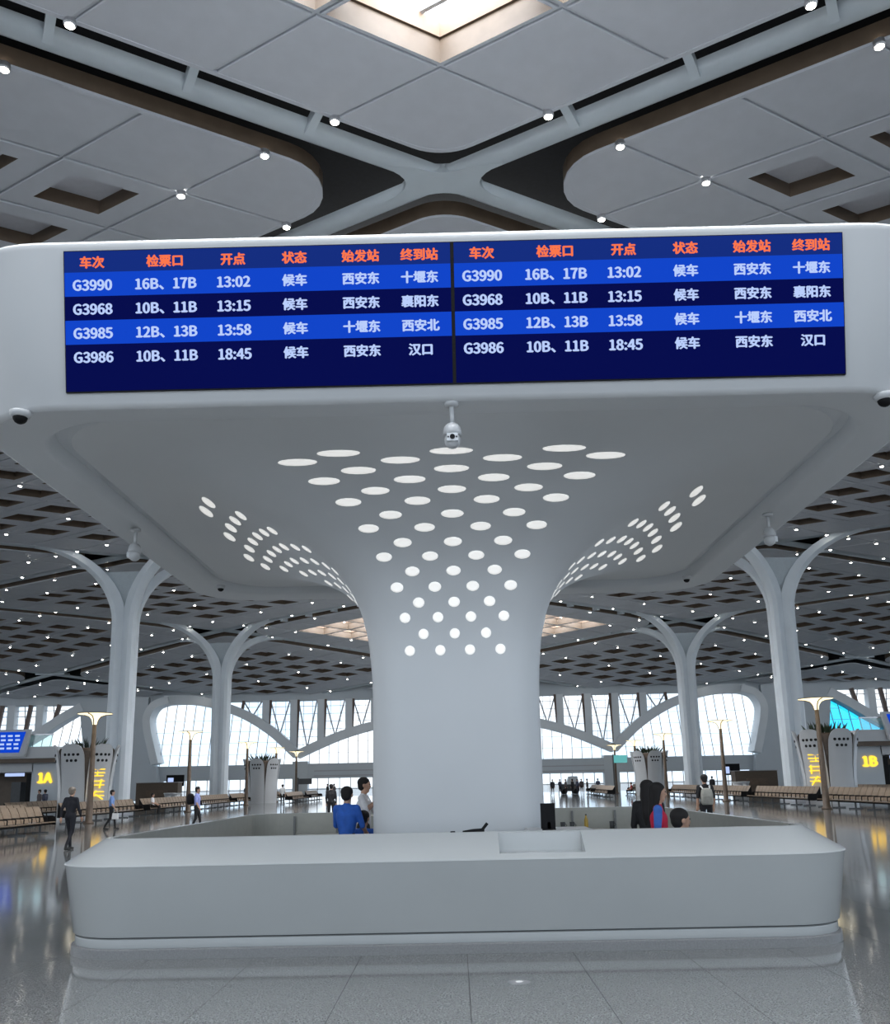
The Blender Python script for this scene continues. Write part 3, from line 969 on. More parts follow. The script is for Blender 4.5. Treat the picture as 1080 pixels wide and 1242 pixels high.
ptz((*at_z(931, 623, 5.444).xy, 5.444), PI / 2, 'white pendant camera under the right edge of the canopy')
def dome(loc, label, r=0.085):
    t = thing('dome_camera', label, 'camera', loc, 0, 'black dome cameras under the canopy corners')
    MB().lathe([(r * 1.25, 0.012), (r * 1.25, -0.02), (r, -0.05)], 20).build('housing', 'white', t, True)
    MB().ball((0, 0, -0.05), (r * 0.85, r * 0.85, r * 0.8), 16).build('dome_window', 'black', t, True)
dome((*at_z(25, 501, 5.436).xy, 5.436), 'black dome camera under the front left corner of the canopy')
dome((*at_z(1073, 480, 5.436).xy, 5.436), 'black dome camera under the front right corner of the canopy')
dome((*at_z(268, 711, 5.436).xy, 5.436), 'small dome camera under the back left corner of the canopy', 0.07)
dome((*at_z(833, 700, 5.436).xy, 5.436), 'small dome camera under the back right corner of the canopy', 0.07)

# =================================================================== SERVICE COUNTER
CXh = 4.20; FY0 = 9.3
CYc = FY0 + CXh
counter = thing('service_counter', 'white rounded service counter ringing the column, with sloped top and grey stone plinth', 'counter', (-0.04, CYc, 0))
def cl(inset, z, r): return [(x, y, z) for x, y in rrect(CXh - inset, CXh - inset, max(0.12, r - inset), 10)]
body = loft([cl(0.14, 0.205, 0.8), cl(0.128, 0.215, 0.8), cl(0.012, 0.885, 0.8), cl(0.0, 0.90, 0.8), cl(0.006, 0.912, 0.8)])
sharp(MB().add(*body).build('front_panel', 'counter', counter), 45)
top = loft([cl(0.006, 0.912, 0.8), cl(0.40, 1.148, 0.8), cl(0.415, 1.155, 0.8), cl(0.47, 1.155, 0.8), cl(0.475, 1.148, 0.8), cl(0.475, 0.72, 0.8)])
topo = sharp(MB().add(*top).build('sloped_top', 'counter', counter), 45)
# recessed writing tray in the sloped top
cut = MB().box(0.47, 1.34, -CXh + 0.045, -CXh + 0.39, 0.955, 1.4).build('cut', 'counter', counter)
bpy.context.view_layer.update()
md = topo.modifiers.new('cut', 'BOOLEAN'); md.object = cut; md.operation = 'DIFFERENCE'; md.solver = 'EXACT'
solid = MB()
# close the top into a solid ring so that the cut leaves a tray floor
sl = loft([cl(0.006, 0.912, 0.8), cl(0.40, 1.148, 0.8), cl(0.415, 1.155, 0.8), cl(0.47, 1.155, 0.8), cl(0.475, 1.148, 0.8), cl(0.475, 0.72, 0.8), cl(0.05, 0.72, 0.8), cl(0.006, 0.912, 0.8)])
n_ = len(cl(0, 0, 0.8))
fs_ = []
for f in sl[1]: fs_.append(tuple(i if i < 7 * n_ else i - 7 * n_ for i in f))
solid.add(sl[0][:7 * n_], fs_)
topo.data = solid.mesh('sloped_top', 'counter')
bpy.context.view_layer.update()
dg = bpy.context.evaluated_depsgraph_get()
me = bpy.data.meshes.new_from_object(topo.evaluated_get(dg))
topo.modifiers.clear(); topo.data = me; bpy.data.objects.remove(cut)
me.materials.clear(); me.materials.append(M['counter'])
for p in me.polygons: p.material_index = 0
sharp(topo, 30)
groove = loft([cl(0.175, 0.19, 0.8), cl(0.175, 0.21, 0.8)])
MB().add(*groove).build('shadow_gap', 'darkgrey', counter)
band_ = loft([cl(0.16, 0.095, 0.8), cl(0.15, 0.105, 0.8), cl(0.15, 0.185, 0.8), cl(0.18, 0.192, 0.8)])
sharp(MB().add(*band_).build('lower_band', 'counter', counter), 45)
pl = loft([cl(0.115, 0.0, 0.8), cl(0.115, 0.088, 0.8), cl(0.125, 0.097, 0.8), cl(0.2, 0.097, 0.8)])
sharp(MB().add(*pl).build('plinth', 'plinth', counter), 45)
# inner carcass, desks and cabinets
inn = CXh - 0.49
ins = loft([[(x, y, z) for x, y in rrect(inn, inn, 0.5, 10)] for z in (0.0, 1.15)])
MB().add(*ins).build('inner_lining', 'beige', counter, fix=False)
MB().box(-2.9, 1.9, -inn + 0.02, -inn + 0.68, 0.72, 0.76).build('front_desk', 'paper', counter)
MB().box(-2.9, -1.0, inn - 0.62, inn - 0.02, 0.74, 0.78).build('back_desk', 'beige', counter)
MB().box(1.0, 2.9, inn - 0.62, inn - 0.02, 0.74, 0.78).build('back_desk', 'beige', counter)
for x in (-3.0, -2.2, -1.55, 1.55, 2.2, 3.0):
    MB().box(x - 0.02, x + 0.02, inn - 0.05, inn - 0.03, 0.1, 1.10).build('panel_joint', 'plinth', counter)
MB().box(0.95, 1.75, 11.0 - CYc, 12.3 - CYc, 1.02, 1.06).build('side_desk', 'paper', counter)
MB().box(1.0, 1.7, 11.1 - CYc, 12.2 - CYc, 0.0, 1.02).build('side_desk_base', 'beige', counter)
cab = MB(); cab.box(-1.72, -1.28, inn - 0.55, inn - 0.03, 0.02, 1.1)
cb = cab.build('cabinet', 'beige', counter)
for z in (0.42, 0.64, 0.86): MB().box(-1.30, -1.02, inn - 0.5, inn - 0.05, z, z + 0.02).build('shelf', 'beige', counter)
MB().box(-1.28, -0.95, inn - 0.08, inn - 0.03, 0.3, 1.08).build('shelf_back', 'black', counter)

# objects on and inside the counter
t = thing('monitor', 'black back of a computer monitor beside the column on the right', 'monitor', (1.15, 11.45, 1.06), 0)
MB().box(-0.10, 0.08, 0, 0.03, 0.022, 0.33).build('screen_back', 'black', t)
MB().box(-0.02, 0.02, 0.0, 0.03, 0.02, 0.1).build('stand', 'black', t)
MB().box(-0.08, 0.08, -0.05, 0.1, 0.0, 0.02).build('foot', 'black', t)
t = thing('hole_punch', 'small black stapler-like tool lying on the counter rim before the column', 'tool', (0.19, 9.745, 1.155), 0.1)
MB().prism([(-0.13, -0.02, 0.0), (0.10, -0.02, 0.0), (0.10, -0.02, 0.035), (-0.02, -0.02, 0.028), (-0.13, -0.02, 0.012)], (0, 0.04, 0)).build('tool_body', 'black', t)
MB().bar((0.08, 0, 0.02), (0.135, 0, 0.085), 0.02, 0.03).build('lever', 'black', t)
MB().tube([(-0.26, 0, 0.006), (-0.21, 0, 0.006)], 0.006, 8).build('pin', 'black', t)
BKY = CYc + inn - 0.3
t = thing('bottle', 'amber bottle standing behind the counter right of the monitor', 'bottle', (2.38, BKY, 0.78))
MB().lathe([(0.035, 0), (0.038, 0.02), (0.038, 0.16), (0.015, 0.21), (0.015, 0.24)], 14).build('bottle_body', 'amber', t, True)
MB().lathe([(0.017, 0.24), (0.017, 0.265)], 12).build('cap', 'darkgrey', t)
for k, x in enumerate((1.95, 2.12, 2.85)):
    t = thing('cup', ['small dark cup nearest the monitor behind the counter', 'small dark cup beside the amber bottle', 'small dark cup nearest the woman in the red vest'][k], 'cup', (x, BKY, 0.78), 0, 'cups behind the counter')
    MB().lathe([(0.04, 0), (0.046, 0.13), (0.043, 0.13), (0.038, 0.01)], 14).build('cup_body', 'darkgrey', t, True)
    MB().tube([(0.045, 0, 0.10), (0.075, 0, 0.07), (0.043, 0, 0.04)], 0.007, 6).build('handle', 'darkgrey', t)
t = thing('floor_outlet', 'small round metal lid set in the granite floor before the counter', 'floor lid', (*at_z(630, 1191, 0.0).xy, 0.0))
MB().lathe([(0.0, 0.004), (0.085, 0.004), (0.10, 0.0)], 24, cap=False).build('lid', 'steel', t)
MB().lathe([(0.0, 0.0055), (0.03, 0.0055), (0.035, 0.004)], 16, cap=False).build('lid_button', 'paper', t)

# =================================================================== WAITING HALL FURNITURE
def ST(s, t, y):
    """side offset and height in photo pixels (roll removed) at a known distance y -> world point"""
    z = EYE + t * y / 1128.0
    return Vector((s / 1080.0 * (y * 0.978 + 0.206 * (z - EYE)), y, z))

# ---- rows of joined seats; the row runs along local y and faces local +x
SW = 0.64
seat_me = MB()
seat_me.add(*loft([[(x, y, z) for x, y, z in ((-0.06, y, 0.40), (0.40, y, 0.43), (0.46, y, 0.415), (0.45, y, 0.385), (-0.06, y, 0.36))] for y in (0.03, SW - 0.03)], True, True))
seat_me = seat_me.mesh('seat', 'tan')
back_me = MB()
back_me.add(*loft([[(x, y, z) for x, y, z in ((-0.03, y, 0.42), (-0.16, y, 0.80), (-0.27, y, 1.02), (-0.31, y, 1.01), (-0.21, y, 0.80), (-0.08, y, 0.42))] for y in (0.03, SW - 0.03)], True, True))
back_me = back_me.mesh('backrest', 'tan')
arm_me = MB().tube([(0.36, 0, 0.36), (0.36, 0, 0.60), (0.30, 0, 0.63), (-0.14, 0, 0.63)], 0.025, 6).mesh('armrest', 'black')
leg_me = MB()
leg_me.bar((0.12, 0, 0.32), (0.12, 0, 0.04), 0.07); leg_me.bar((-0.2, 0, 0.03), (0.45, 0, 0.03), 0.07, 0.05)
leg_me = leg_me.mesh('leg', 'darkgrey')
def seat_row(x, y0, n, face, label):
    """bench of n seats with its near end at y0; every seat, backrest and armrest is a part"""
    t = thing('seat_row', label, 'bench', (x, y0 if face > 0 else y0 + n * SW, 0), 0 if face > 0 else PI, 'tan seat rows of the waiting hall')
    MB().box(0.02, 0.16, 0, n * SW, 0.29, 0.36).build('beam', 'black', t)
    for k in range(n):
        link('seat', seat_me, t, (0, k * SW, 0)); link('backrest', back_me, t, (0, k * SW, 0))
    for k in range(n + 1): link('armrest', arm_me, t, (0, k * SW, 0))
    for k in range(0, n + 1, 3): link('leg', leg_me, t, (0, min(max(k * SW, 0.1), n * SW - 0.1), 0))
    for e in (0, n * SW):
        MB().prism([(-0.30, e - 0.02, 0.30), (0.45, e - 0.02, 0.30), (0.40, e - 0.02, 0.62), (-0.05, e - 0.02, 0.66), (-0.28, e - 0.02, 1.0)], (0, 0.04, 0)).build('end_panel', 'black', t)
seat_row(-16.6, 28.5, 13, 1, 'tan seat row nearest the camera at the left edge')
seat_row(-20.2, 33.0, 16, 1, 'tan seat row just behind the nearest left row')
for y0, n, w in ((45.0, 16, 'beside the nearer left column'), (56.5, 16, 'left, second beyond the man in dark clothes'), (68.0, 16, 'left, past the brown information box'), (79.0, 8, 'left, short, before the far petal pod'), (91.0, 16, 'left, farthest by the far windows')):
    seat_row(-19.4, y0, n, 1, 'long row of joined tan seats ' + w)
for y0, n, w in ((38.0, 16, 'nearest the right edge under gate 1B'), (49.5, 16, 'right, before the white planter pod'), (61.0, 16, 'right, before the brown information box'), (72.5, 16, 'right, beside the woman with the backpack'), (91.0, 16, 'right, farthest by the far windows')):
    seat_row(19.4, y0, n, -1, 'long row of joined tan seats ' + w)
seat_row(-15.5, 84.0, 14, 1, 'pale far seat row between the two left lamp posts')
seat_row(-15.5, 95.0, 12, 1, 'farthest seat row left of the column')
seat_row(14.0, 82.0, 16, -1, 'far seat row behind the woman in the red vest')
seat_row(15.0, 93.5, 14, -1, 'far seat row right of the column near the crowd')
seat_row(-24.6, 50.0, 18, 1, 'back seat row in front of the left white pod')
seat_row(24.6, 52.0, 18, -1, 'back seat row in front of the right white pod')

# ---- lamp posts
LX, LZ = 18.2, 5.40
ord_ = ['nearest', 'second', 'third', 'fourth', 'farthest']
for sg, side in ((-1, 'left'), (1, 'right')):
    for k, sp in enumerate((435, 318, 249, 214, 190)):
        y = LX * 1080 / sp
        t = thing('lamp_post', '%s trumpet-topped bronze lamp post on the %s of the hall' % (ord_[k], side), 'lamp post', (sg * LX, y, 0), 0, 'trumpet lamp posts along the seats')
        MB().lathe([(0.26, 0), (0.26, 0.05), (0.17, 0.12), (0.15, 1.2), (0.10, LZ - 0.56)], 16).build('pole', 'wood', t, True)
        TP = [(0.10, 0.56), (0.12, 0.42), (0.17, 0.28), (0.28, 0.14), (0.50, 0.06), (0.82, 0.025)]
        MB().lathe([(r, LZ - z) for r, z in TP] + [(0.84, LZ - 0.015)], 28, cap=False).build('trumpet_shade', 'lampglow', t, True)
        MB().lathe([(0.84, LZ - 0.015), (0.86, LZ), (0.84, LZ + 0.02), (0.0, LZ + 0.03)], 28, cap=False).build('rim_disc', 'wood', t, True)
        for a in (0.5, 2.6, 4.7):
            MB().tube([((r + .012) * math.cos(a), (r + .012) * math.sin(a), LZ - z - 0.01) for r, z in TP], 0.028, 6).build('rib', 'wood', t, True)

# ---- white petal planter pods
def pod(x, y, sc, label, sg, glow):
    t = thing('planter_pod', label, 'planter', (x, y, 0), 0, 'white petal planter pods')
    Hh = 4.2 * sc
    def R(h): return sc * (1.42 + 0.04 * math.sin(h * 3) + 0.42 * max(0, h - 0.35) ** 1.6 / 0.65 ** 1.6)
    def half(h): return math.radians(29.2) if h < 0.25 else math.radians(29.2 - 3.7 * ((h - 0.25) / 0.5) ** 1.5) if h < 0.75 else math.radians(25.5) * (0.28 + 0.72 * math.sqrt(max(0.0, 1 - ((h - 0.75) / 0.25) ** 2.4)))
    hs = [0, 0.1, 0.25, 0.4, 0.55, 0.7, 0.78, 0.85, 0.9, 0.94, 0.97, 0.99, 1.0]
    for k in range(6):
        a0 = PI / 6 + k * PI / 3 + 0.12 * sg
        loops = []
        for h in hs:
            lp = []; hf = half(h)
            for q in range(9):
                a = a0 - hf + 2 * hf * q / 8
                lp.append((R(h) * math.cos(a), R(h) * math.sin(a), h * Hh))
            for q in range(8, -1, -1):
                a = a0 - hf + 2 * hf * q / 8
                lp.append(((R(h) - 0.12) * math.cos(a), (R(h) - 0.12) * math.sin(a), h * Hh))
            loops.append(lp)
        vs, fs = loft(loops, True, True)
        pt = sharp(MB().add(vs, fs).build('petal', 'white', t), 40)
        if math.sin(a0) < 0.5:
            for h, offs in ((0.86, (-13, -4.5, 4.5, 13)), (0.78, (-9, 0, 9))):
                for dg in offs:
                    a = a0 + math.radians(dg); r = R(h)
                    c = Vector((math.cos(a), math.sin(a), 0))
                    MB().tube([c * (r - 0.02) + Vector((0, 0, h * Hh)), c * (r + 0.012) + Vector((0, 0, h * Hh))], 0.085 * sc, 10).build('vent_hole', 'black', pt)
    MB().lathe([(R(0) * 0.88, 0), (R(0.5) * 0.88, 0.5 * Hh), (R(0.9) * 0.87, 0.92 * Hh), (R(1) * 0.80, 0.95 * Hh)], 36).build('timber_core', 'wood', t, True)
    lf = MB(); rnd = random.Random(int(x * 10))
    for k in range(70):
        a = rnd.uniform(0, 2 * PI); r = rnd.uniform(0, 1.1) * sc; L = rnd.uniform(0.4, 0.95) * sc
        p = Vector((r * math.cos(a), r * math.sin(a), 0.93 * Hh)); d = Vector((math.cos(a) * rnd.uniform(0.1, 0.9), math.sin(a) * rnd.uniform(0.1, 0.9), 1)).normalized()
        s_ = d.cross(Vector((rnd.random(), rnd.random(), 0.1))).normalized() * 0.07
        lf.add([p, p + d * L * 0.5 + s_, p + d * L, p + d * L * 0.5 - s_], [(0, 1, 2, 3)])
    tag(lf.build('foliage', 'leaf', t), kind='stuff')
    if glow:
        # glowing vertical sign: two rows of stacked strokes on the petal turned to the aisle
        a0 = -PI / 2 - sg * math.radians(46); c = Vector((math.cos(a0), math.sin(a0), 0)); tn = Vector((-math.sin(a0), math.cos(a0), 0))
        r = R(0.45) + 0.06
        g_ = MB()
        for z0, strokes in ((2.35, ((-0.26, 0.42, 0.26, 0.42), (0, 0.5, 0, 0.05), (-0.26, 0.22, 0.26, 0.22), (-0.2, 0.05, 0.22, 0.05))),
                            (1.70, ((-0.26, 0.40, 0.26, 0.40), (-0.2, 0.5, -0.2, 0.0), (0.16, 0.5, 0.1, 0.0), (-0.26, 0.18, 0.26, 0.18))),
                            (1.05, ((-0.26, 0.45, 0.26, 0.45), (0, 0.52, -0.22, 0.02), (0, 0.3, 0.24, 0.02), (-0.27, 0.24, 0.27, 0.24)))):
            for xa, za, xb, zb in strokes:
                g_.bar(c * r + tn * (xa * 1.7) + Vector((0, 0, z0 + za)), c * r + tn * (xb * 1.7) + Vector((0, 0, z0 + zb)), 0.08, 0.06)
        g_.build('glowing_sign', 'yellow', t)
for sg, side, gate in ((-1, 'left', '1A'), (1, 'right', '1B')):
    p = ST(sg * 452, 0, 53)
    pod(p.x, p.y, 1.0, 'white petal planter pod with a glowing yellow sign beside gate ' + gate, sg, True)
    p = ST(sg * 236, 0, 88)
    pod(p.x, p.y, 1.0, 'small far white petal pod on the %s, beyond the seat rows' % side, sg, False)

# ---- boarding gates 1A and 1B
for sg, side, name in ((-1, 'left', '1A'), (1, 'right', '1B')):
    y = 58.0
    def G(s, t, dy=0):
        p = ST(sg * s, t, y); return Vector((p.x, y + dy, p.z))
    t = thing('boarding_gate', 'grey two-level boarding gate with glowing yellow %s and a slanted blue display' % name, 'gate', (0, 0, 0))
    def pbox(s0, s1, t0, t1, y0, y1, nm, m, par=t):
        a = G(s0, t0); c = G(s1, t1)
        return MB().box(min(a.x, c.x), max(a.x, c.x), y0, y1, a.z, c.z).build(nm, m, par)
    z0t = -EYE * 1128 / y
    pbox(486, 515, z0t, 34, y, y + 8, 'gate_wall', 'wallgrey')
    pbox(515, 640, 22, 34, y, y + 8, 'gate_lintel', 'white')
    pbox(515, 640, z0t, 22, y + 6, y + 6.4, 'gate_hall_back', 'bronze')
    pbox(480, 640, 33, 38, y - 1.0, y + 8, 'soffit_band', 'bronze')
    pbox(478, 640, 38, 52, y - 1.2, y + 8, 'parapet', 'white')
    pbox(482, 510, 52, 66, y - 1.1, y - 1.05, 'glass_balustrade', 'glass_rail')
    pbox(480, 512, 66, 67.5, y - 1.15, y - 1.0, 'handrail', 'steel')
    # slanted housing with the blue display
    a = G(508, 44); c = G(640, 70)
    poly = [G(512, 40), G(640, 40), G(640, 73), G(503, 73)]
    MB().prism([(q.x, y - 1.5, q.z) for q in poly], (0, 0.25, 0)).build('display_housing', 'white', t)
    poly = [G(518, 45), G(640, 45), G(640, 70), G(509, 70)]
    dsp = MB().prism([(q.x, y - 1.56, q.z) for q in poly], (0, 0.06, 0)).build('blue_display', 'screen_hi', t)
    for r_ in range(4):
        for k in range(14):
            s_ = 516 + 8.5 * k + (0 if r_ < 2 else 2)
            a = G(s_, 64 - 5 * r_); c = G(s_ + 5, 66.3 - 5 * r_)
            MB().box(min(a.x, c.x), max(a.x, c.x), y - 1.60, y - 1.56, a.z, c.z).build('display_text', 'txt_white', dsp)
    pbox(520, 524, z0t, 20, y + 0.2, y + 0.5, 'door_post', 'black')
    pbox(536, 543, z0t, 10, y + 0.2, y + 1.2, 'ticket_barrier', 'darkgrey')
    pbox(528, 550, 17, 21, y + 0.1, y + 0.3, 'door_sign', 'txt_white')
    pbox(478, 485, 12, 25, y + 0.3, y + 0.5, 'wall_poster', 'darkgrey')
    me = text_mesh(name, 2.3, 'yellow', 0.03)
    p = G(500.5, 15.5)
    o = link('gate_number', me, t, (p.x, y - 0.06, p.z)); o.rotation_euler = (PI / 2, 0, 0)

# ---- brown information boxes, screens on stands, sign posts
for sg, side in ((-1, 'left'), (1, 'right')):
    p = ST(sg * 364, 0, 76)
    t = thing('information_box', 'low brown box-shaped information desk on the %s behind the seats' % side, 'kiosk', (p.x, 76, 0))
    MB().box(-1.75, 1.75, 0, 1.2, 0, 2.05).build('box_body', 'brownbox', t)
    MB().box(-0.9, 0.9, -0.06, 0.0, 0.95, 1.45).build('front_board', 'wood', t)
    MB().box(-1.8, 1.8, -0.05, 1.25, 2.05, 2.10).build('box_lid', 'steel', t)
    p = ST(sg * 338, 0, 82)
    t = thing('screen_stand', 'dark twin screen on a post on the %s before the far windows' % side, 'screen', (p.x, 82, 0))
    MB().box(-1.1, 0.5, 0, 0.12, 1.75, 2.75).build('screen_panel', 'black', t)
    MB().box(-0.95, -0.45, -0.02, 0.0, 1.9, 2.5).build('lit_notice', 'txt_white', t)
    for x in (-0.9, 0.3): MB().tube([(x, 0.06, 0), (x, 0.06, 1.8)], 0.05, 8).build('post', 'darkgrey', t)
    for k, s_ in enumerate((348, 341)):
        p = ST(sg * s_, 0, 69 - 2 * k)
        t = thing('white_table', 'white tapered side table %s the seats on the %s' % (['beside', 'behind'][k], side), 'table', (p.x, 69 - 2 * k, 0))
        MB().lathe([(0.28, 0), (0.22, 0.5), (0.40, 1.18)], 20).build('table_base', 'white', t, True)
        MB().lathe([(0.44, 1.18), (0.44, 1.25)], 20).build('table_top', 'white', t)
for sg, side, m in ((1, 'right', 'teal'), (-1, 'left', 'darkgrey')):
    p = ST(sg * 192, 0, 98)
    t = thing('sign_board', '%s hanging sign panel on a post near the far %s arch foot' % ('teal' if sg > 0 else 'dark', side), 'sign', (p.x, 98, 0))
    MB().box(0.0, 1.5, -0.05, 0.05, 3.3 if sg > 0 else 1.7, 4.1 if sg > 0 else 2.3).build('sign_panel', m, t)
    MB().tube([(0, 0, 0), (0, 0, 4.2 if sg > 0 else 2.4)], 0.08, 8).build('post', 'darkgrey', t)
    MB().box(-0.3, 0.3, -0.3, 0.3, 0, 0.06).build('post_foot', 'darkgrey', t)
t = thing('service_cart', 'small grey service cart among the far crowd right of the column', 'cart', (ST(140, 0, 103.5).x, 103.5, 0))
MB().box(-1.3, 0.9, 0, 1.4, 0.35, 1.1).build('cart_body', 'darkgrey', t)
MB().prism([(-0.5, 0.1, 1.1), (0.9, 0.1, 1.1), (0.7, 0.1, 2.0), (-0.2, 0.1, 2.0)], (0, 1.2, 0)).build('cabin', 'wallgrey', t)
for x in (-0.8, 0.5):
    for yy in (-0.05, 1.35): MB().tube([(x, yy, 0.3), (x, yy + 0.1, 0.3)], 0.3, 14).build('wheel', 'black', t)

# =================================================================== PEOPLE
PMAT = {}
def pm(col, rough=0.75):
    k = tuple(col)
    if k not in PMAT: PMAT[k] = mat('cloth_%02d' % len(PMAT), col, rough, noise=0.12, nscale=12)
    return PMAT[k]
SKIN = pm((0.50, 0.30, 0.21), 0.55)
HAIR = pm((0.010, 0.008, 0.008), 0.8)
GREY = pm((0.18, 0.15, 0.12), 0.6)

def stand():
    return dict(pelvis=(0, 0, .93), waist=(0, 0, 1.06), chest=(0, 0.005, 1.27), neck=(0, 0.01, 1.44), head=(0, -0.015, 1.585),
                shl=(.175, 0.01, 1.385), shr=(-.175, 0.01, 1.385), ell=(.225, .03, 1.11), elr=(-.225, .03, 1.11),
                wrl=(.225, -.05, .87), wrr=(-.225, -.05, .87), hil=(.09, 0, .90), hir=(-.09, 0, .90),
                knl=(.095, -.015, .49), knr=(-.095, -.015, .49), anl=(.10, .02, .085), anr=(-.10, .02, .085))
def sit():
    j = stand()
    for k in j: j[k] = (j[k][0], j[k][1], j[k][2] - 0.42)
    for s_ in 'lr':
        x = .10 if s_ == 'l' else -.10
        j['kn' + s_] = (x, -.45, .50); j['an' + s_] = (x, -.42, .085)
        j['wr' + s_] = (x * 1.6, -.30, .62)
        j['el' + s_] = (x * 2.2, -.02, .72)
    return j

def remeshed(b, name, vox, smooth_it=4):
    me = b.mesh(name, 'black'); o = bpy.data.objects.new(name, me); C.objects.link(o)
    r = o.modifiers.new('r', 'REMESH'); r.mode = 'VOXEL'; r.voxel_size = vox; r.use_smooth_shade = True
    sm = o.modifiers.new('s', 'SMOOTH'); sm.factor = 0.5; sm.iterations = smooth_it
    dg = bpy.context.evaluated_depsgraph_get()
    out = bpy.data.meshes.new_from_object(o.evaluated_get(dg))
    bpy.data.objects.remove(o)
    out.materials.clear()
    for p in out.polygons: p.use_smooth = True
    return out
def person(label, loc, rotz, joints, top, bottom, sleeve=None, shoes=(0.02, 0.02, 0.02), hair=HAIR, long_hair=False, height=1.70, vox=0.018, long_sleeve=False, shorts=False, group=None, turn=0.0):
    t = thing('person', label, 'person', loc, rotz, group)
    t.scale = (height / 1.70,) * 3
    J = {k: Vector(v) for k, v in joints.items()}
    topm, botm, shm = pm(top), pm(bottom), pm(shoes)
    slm = pm(sleeve) if sleeve else topm
    segs = []
    def seg(a, c, r0, r1, m): segs.append((Vector(a), Vector(c), r0, r1, m))
    hips = (J['hil'] + J['hir']) / 2
    seg(hips + Vector((.055, 0, .02)), hips + Vector((-.055, 0, .02)), .115, .115, botm)
    seg(J['pelvis'], J['waist'], .125, .115, topm)
    seg(J['waist'] + Vector((.035, 0, 0)), J['chest'] + Vector((.065, 0, 0)), .105, .115, topm)
    seg(J['waist'] - Vector((.035, 0, 0)), J['chest'] - Vector((.065, 0, 0)), .105, .115, topm)
    ch_up = J['chest'].lerp(J['neck'], .55)
    seg(J['shl'] * .9 + ch_up * .1, J['shr'] * .9 + ch_up * .1, .062, .062, topm)
    seg(ch_up, J['neck'], .075, .055, topm)
    seg(J['neck'], J['head'] - Vector((0, 0, .06)), .052, .052, SKIN)
    tq = Matrix.Rotation(turn, 3, 'Z')
    fw = tq @ Vector((0, -1, 0)); rt = tq @ Vector((1, 0, 0))
    hd = J['head']
    seg(hd + Vector((0, 0, .035)) - fw * .015, hd + Vector((0, 0, .03)) + fw * .012, .086, .082, SKIN)
    seg(hd + Vector((0, 0, -.01)) + fw * .015, hd + Vector((0, 0, -.075)) + fw * .035, .070, .045, SKIN)
    seg(hd + fw * .082 + Vector((0, 0, .012)), hd + fw * .094 + Vector((0, 0, -.020)), .012, .016, SKIN)
    for e in (-1, 1): seg(hd + rt * (e * .083) + Vector((0, 0, .012)), hd + rt * (e * .086) + Vector((0, 0, -.022)), .019, .014, SKIN)
    for s_ in 'lr':
        e = 1 if s_ == 'l' else -1
        seg(J['sh' + s_], J['el' + s_], .060, .046, slm)
        seg(J['el' + s_], J['wr' + s_], .044, .030, slm if long_sleeve else SKIN)
        d = (J['wr' + s_] - J['el' + s_]).normalized()
        sd = Vector((1, 0, 0)) - d * d.x; sd = sd.normalized() if sd.length > .1 else Vector((0, 1, 0))
        n = d.cross(sd).normalized()
        pc = J['wr' + s_] + d * .05
        seg(J['wr' + s_], J['wr' + s_] + d * .085 + sd * .012, .030, .030, SKIN); seg(J['wr' + s_], J['wr' + s_] + d * .085 - sd * .012, .030, .028, SKIN)
        for q, L in ((-1.5, .062), (-.5, .078), (.5, .072), (1.5, .055)):
            b0 = J['wr' + s_] + d * .09 + sd * (q * .017)
            k1 = b0 + d * L * .55 + n * (.012 * e); seg(b0, k1, .010, .009, SKIN); seg(k1, k1 + d * L * .4 + n * (.025 * e), .009, .008, SKIN)
        th = J['wr' + s_] + d * .03 + sd * (.028 * -e)
        seg(th, th + d * .045 + sd * (.022 * -e), .012, .010, SKIN)
        seg(J['hi' + s_], J['kn' + s_], .088, .060, botm)
        seg(J['kn' + s_], J['an' + s_], .058, .042, SKIN if shorts else botm)
        an = J['an' + s_]
        seg((an.x, an.y + .03, .045), (an.x * 1.08, an.y - .15, .032), .043, .034, shm)
        seg(an, (an.x, an.y + .01, .05), .042, .045, shm)
    b = MB()
    for a, c, r0, r1, m in segs:
        d = c - a; L = d.length
        if L < 1e-4: continue
        u = d / L
        pts = [a - u * r0 * .95, a - u * r0 * .7, a - u * r0 * .3, a, c, c + u * r1 * .3, c + u * r1 * .7, c + u * r1 * .95]
        rr = [r0 * .3, r0 * .71, r0 * .95, r0, r1, r1 * .95, r1 * .71, r1 * .3]
        b.tube(pts, rr, 12)
    me = remeshed(b, 'body', vox)
    mats = []
    for sg_ in segs:
        if sg_[4] not in mats: mats.append(sg_[4])
    for m in mats: me.materials.append(m)
    idx = {m: i for i, m in enumerate(mats)}
    for p in me.polygons:
        c = p.center; best = None
        for a, e, r0, r1, m in segs:
            d = e - a; L2 = d.length_squared
            u = max(0, min(1, (c - a).dot(d) / L2)) if L2 > 0 else 0
            dist = (a + d * u - c).length - (r0 + (r1 - r0) * u)
            if best is None or dist < best[0]: best = (dist, m)
        p.material_index = idx[best[1]]
    link('body', me, t)
    hb = MB()
    hb.ball(hd + Vector((0, 0, .052)) - fw * .022, (.100, .108, .092), 16)
    hb.ball(hd + Vector((0, 0, .005)) - fw * .045, (.086, .078, .095), 14)
    if long_hair:
        hb.tube([hd + Vector((0, 0, .03)) - fw * .06, hd + Vector((0, 0, -.12)) - fw * .075, hd + Vector((0, 0, -.30)) - fw * .10, hd + Vector((0, 0, -.47)) - fw * .10], [.075, .066, .055, .025], 12)
        for e in (-1, 1): hb.tube([hd + Vector((0, 0, .06)) + rt * (e * .07), hd + Vector((0, 0, -.08)) + rt * (e * .085) - fw * .02, hd + Vector((0, 0, -.22)) + rt * (e * .07) - fw * .05], [.04, .035, .02], 8)
    hm = remeshed(hb, 'hair', max(.014, vox * .8), 3); hm.materials.append(hair)
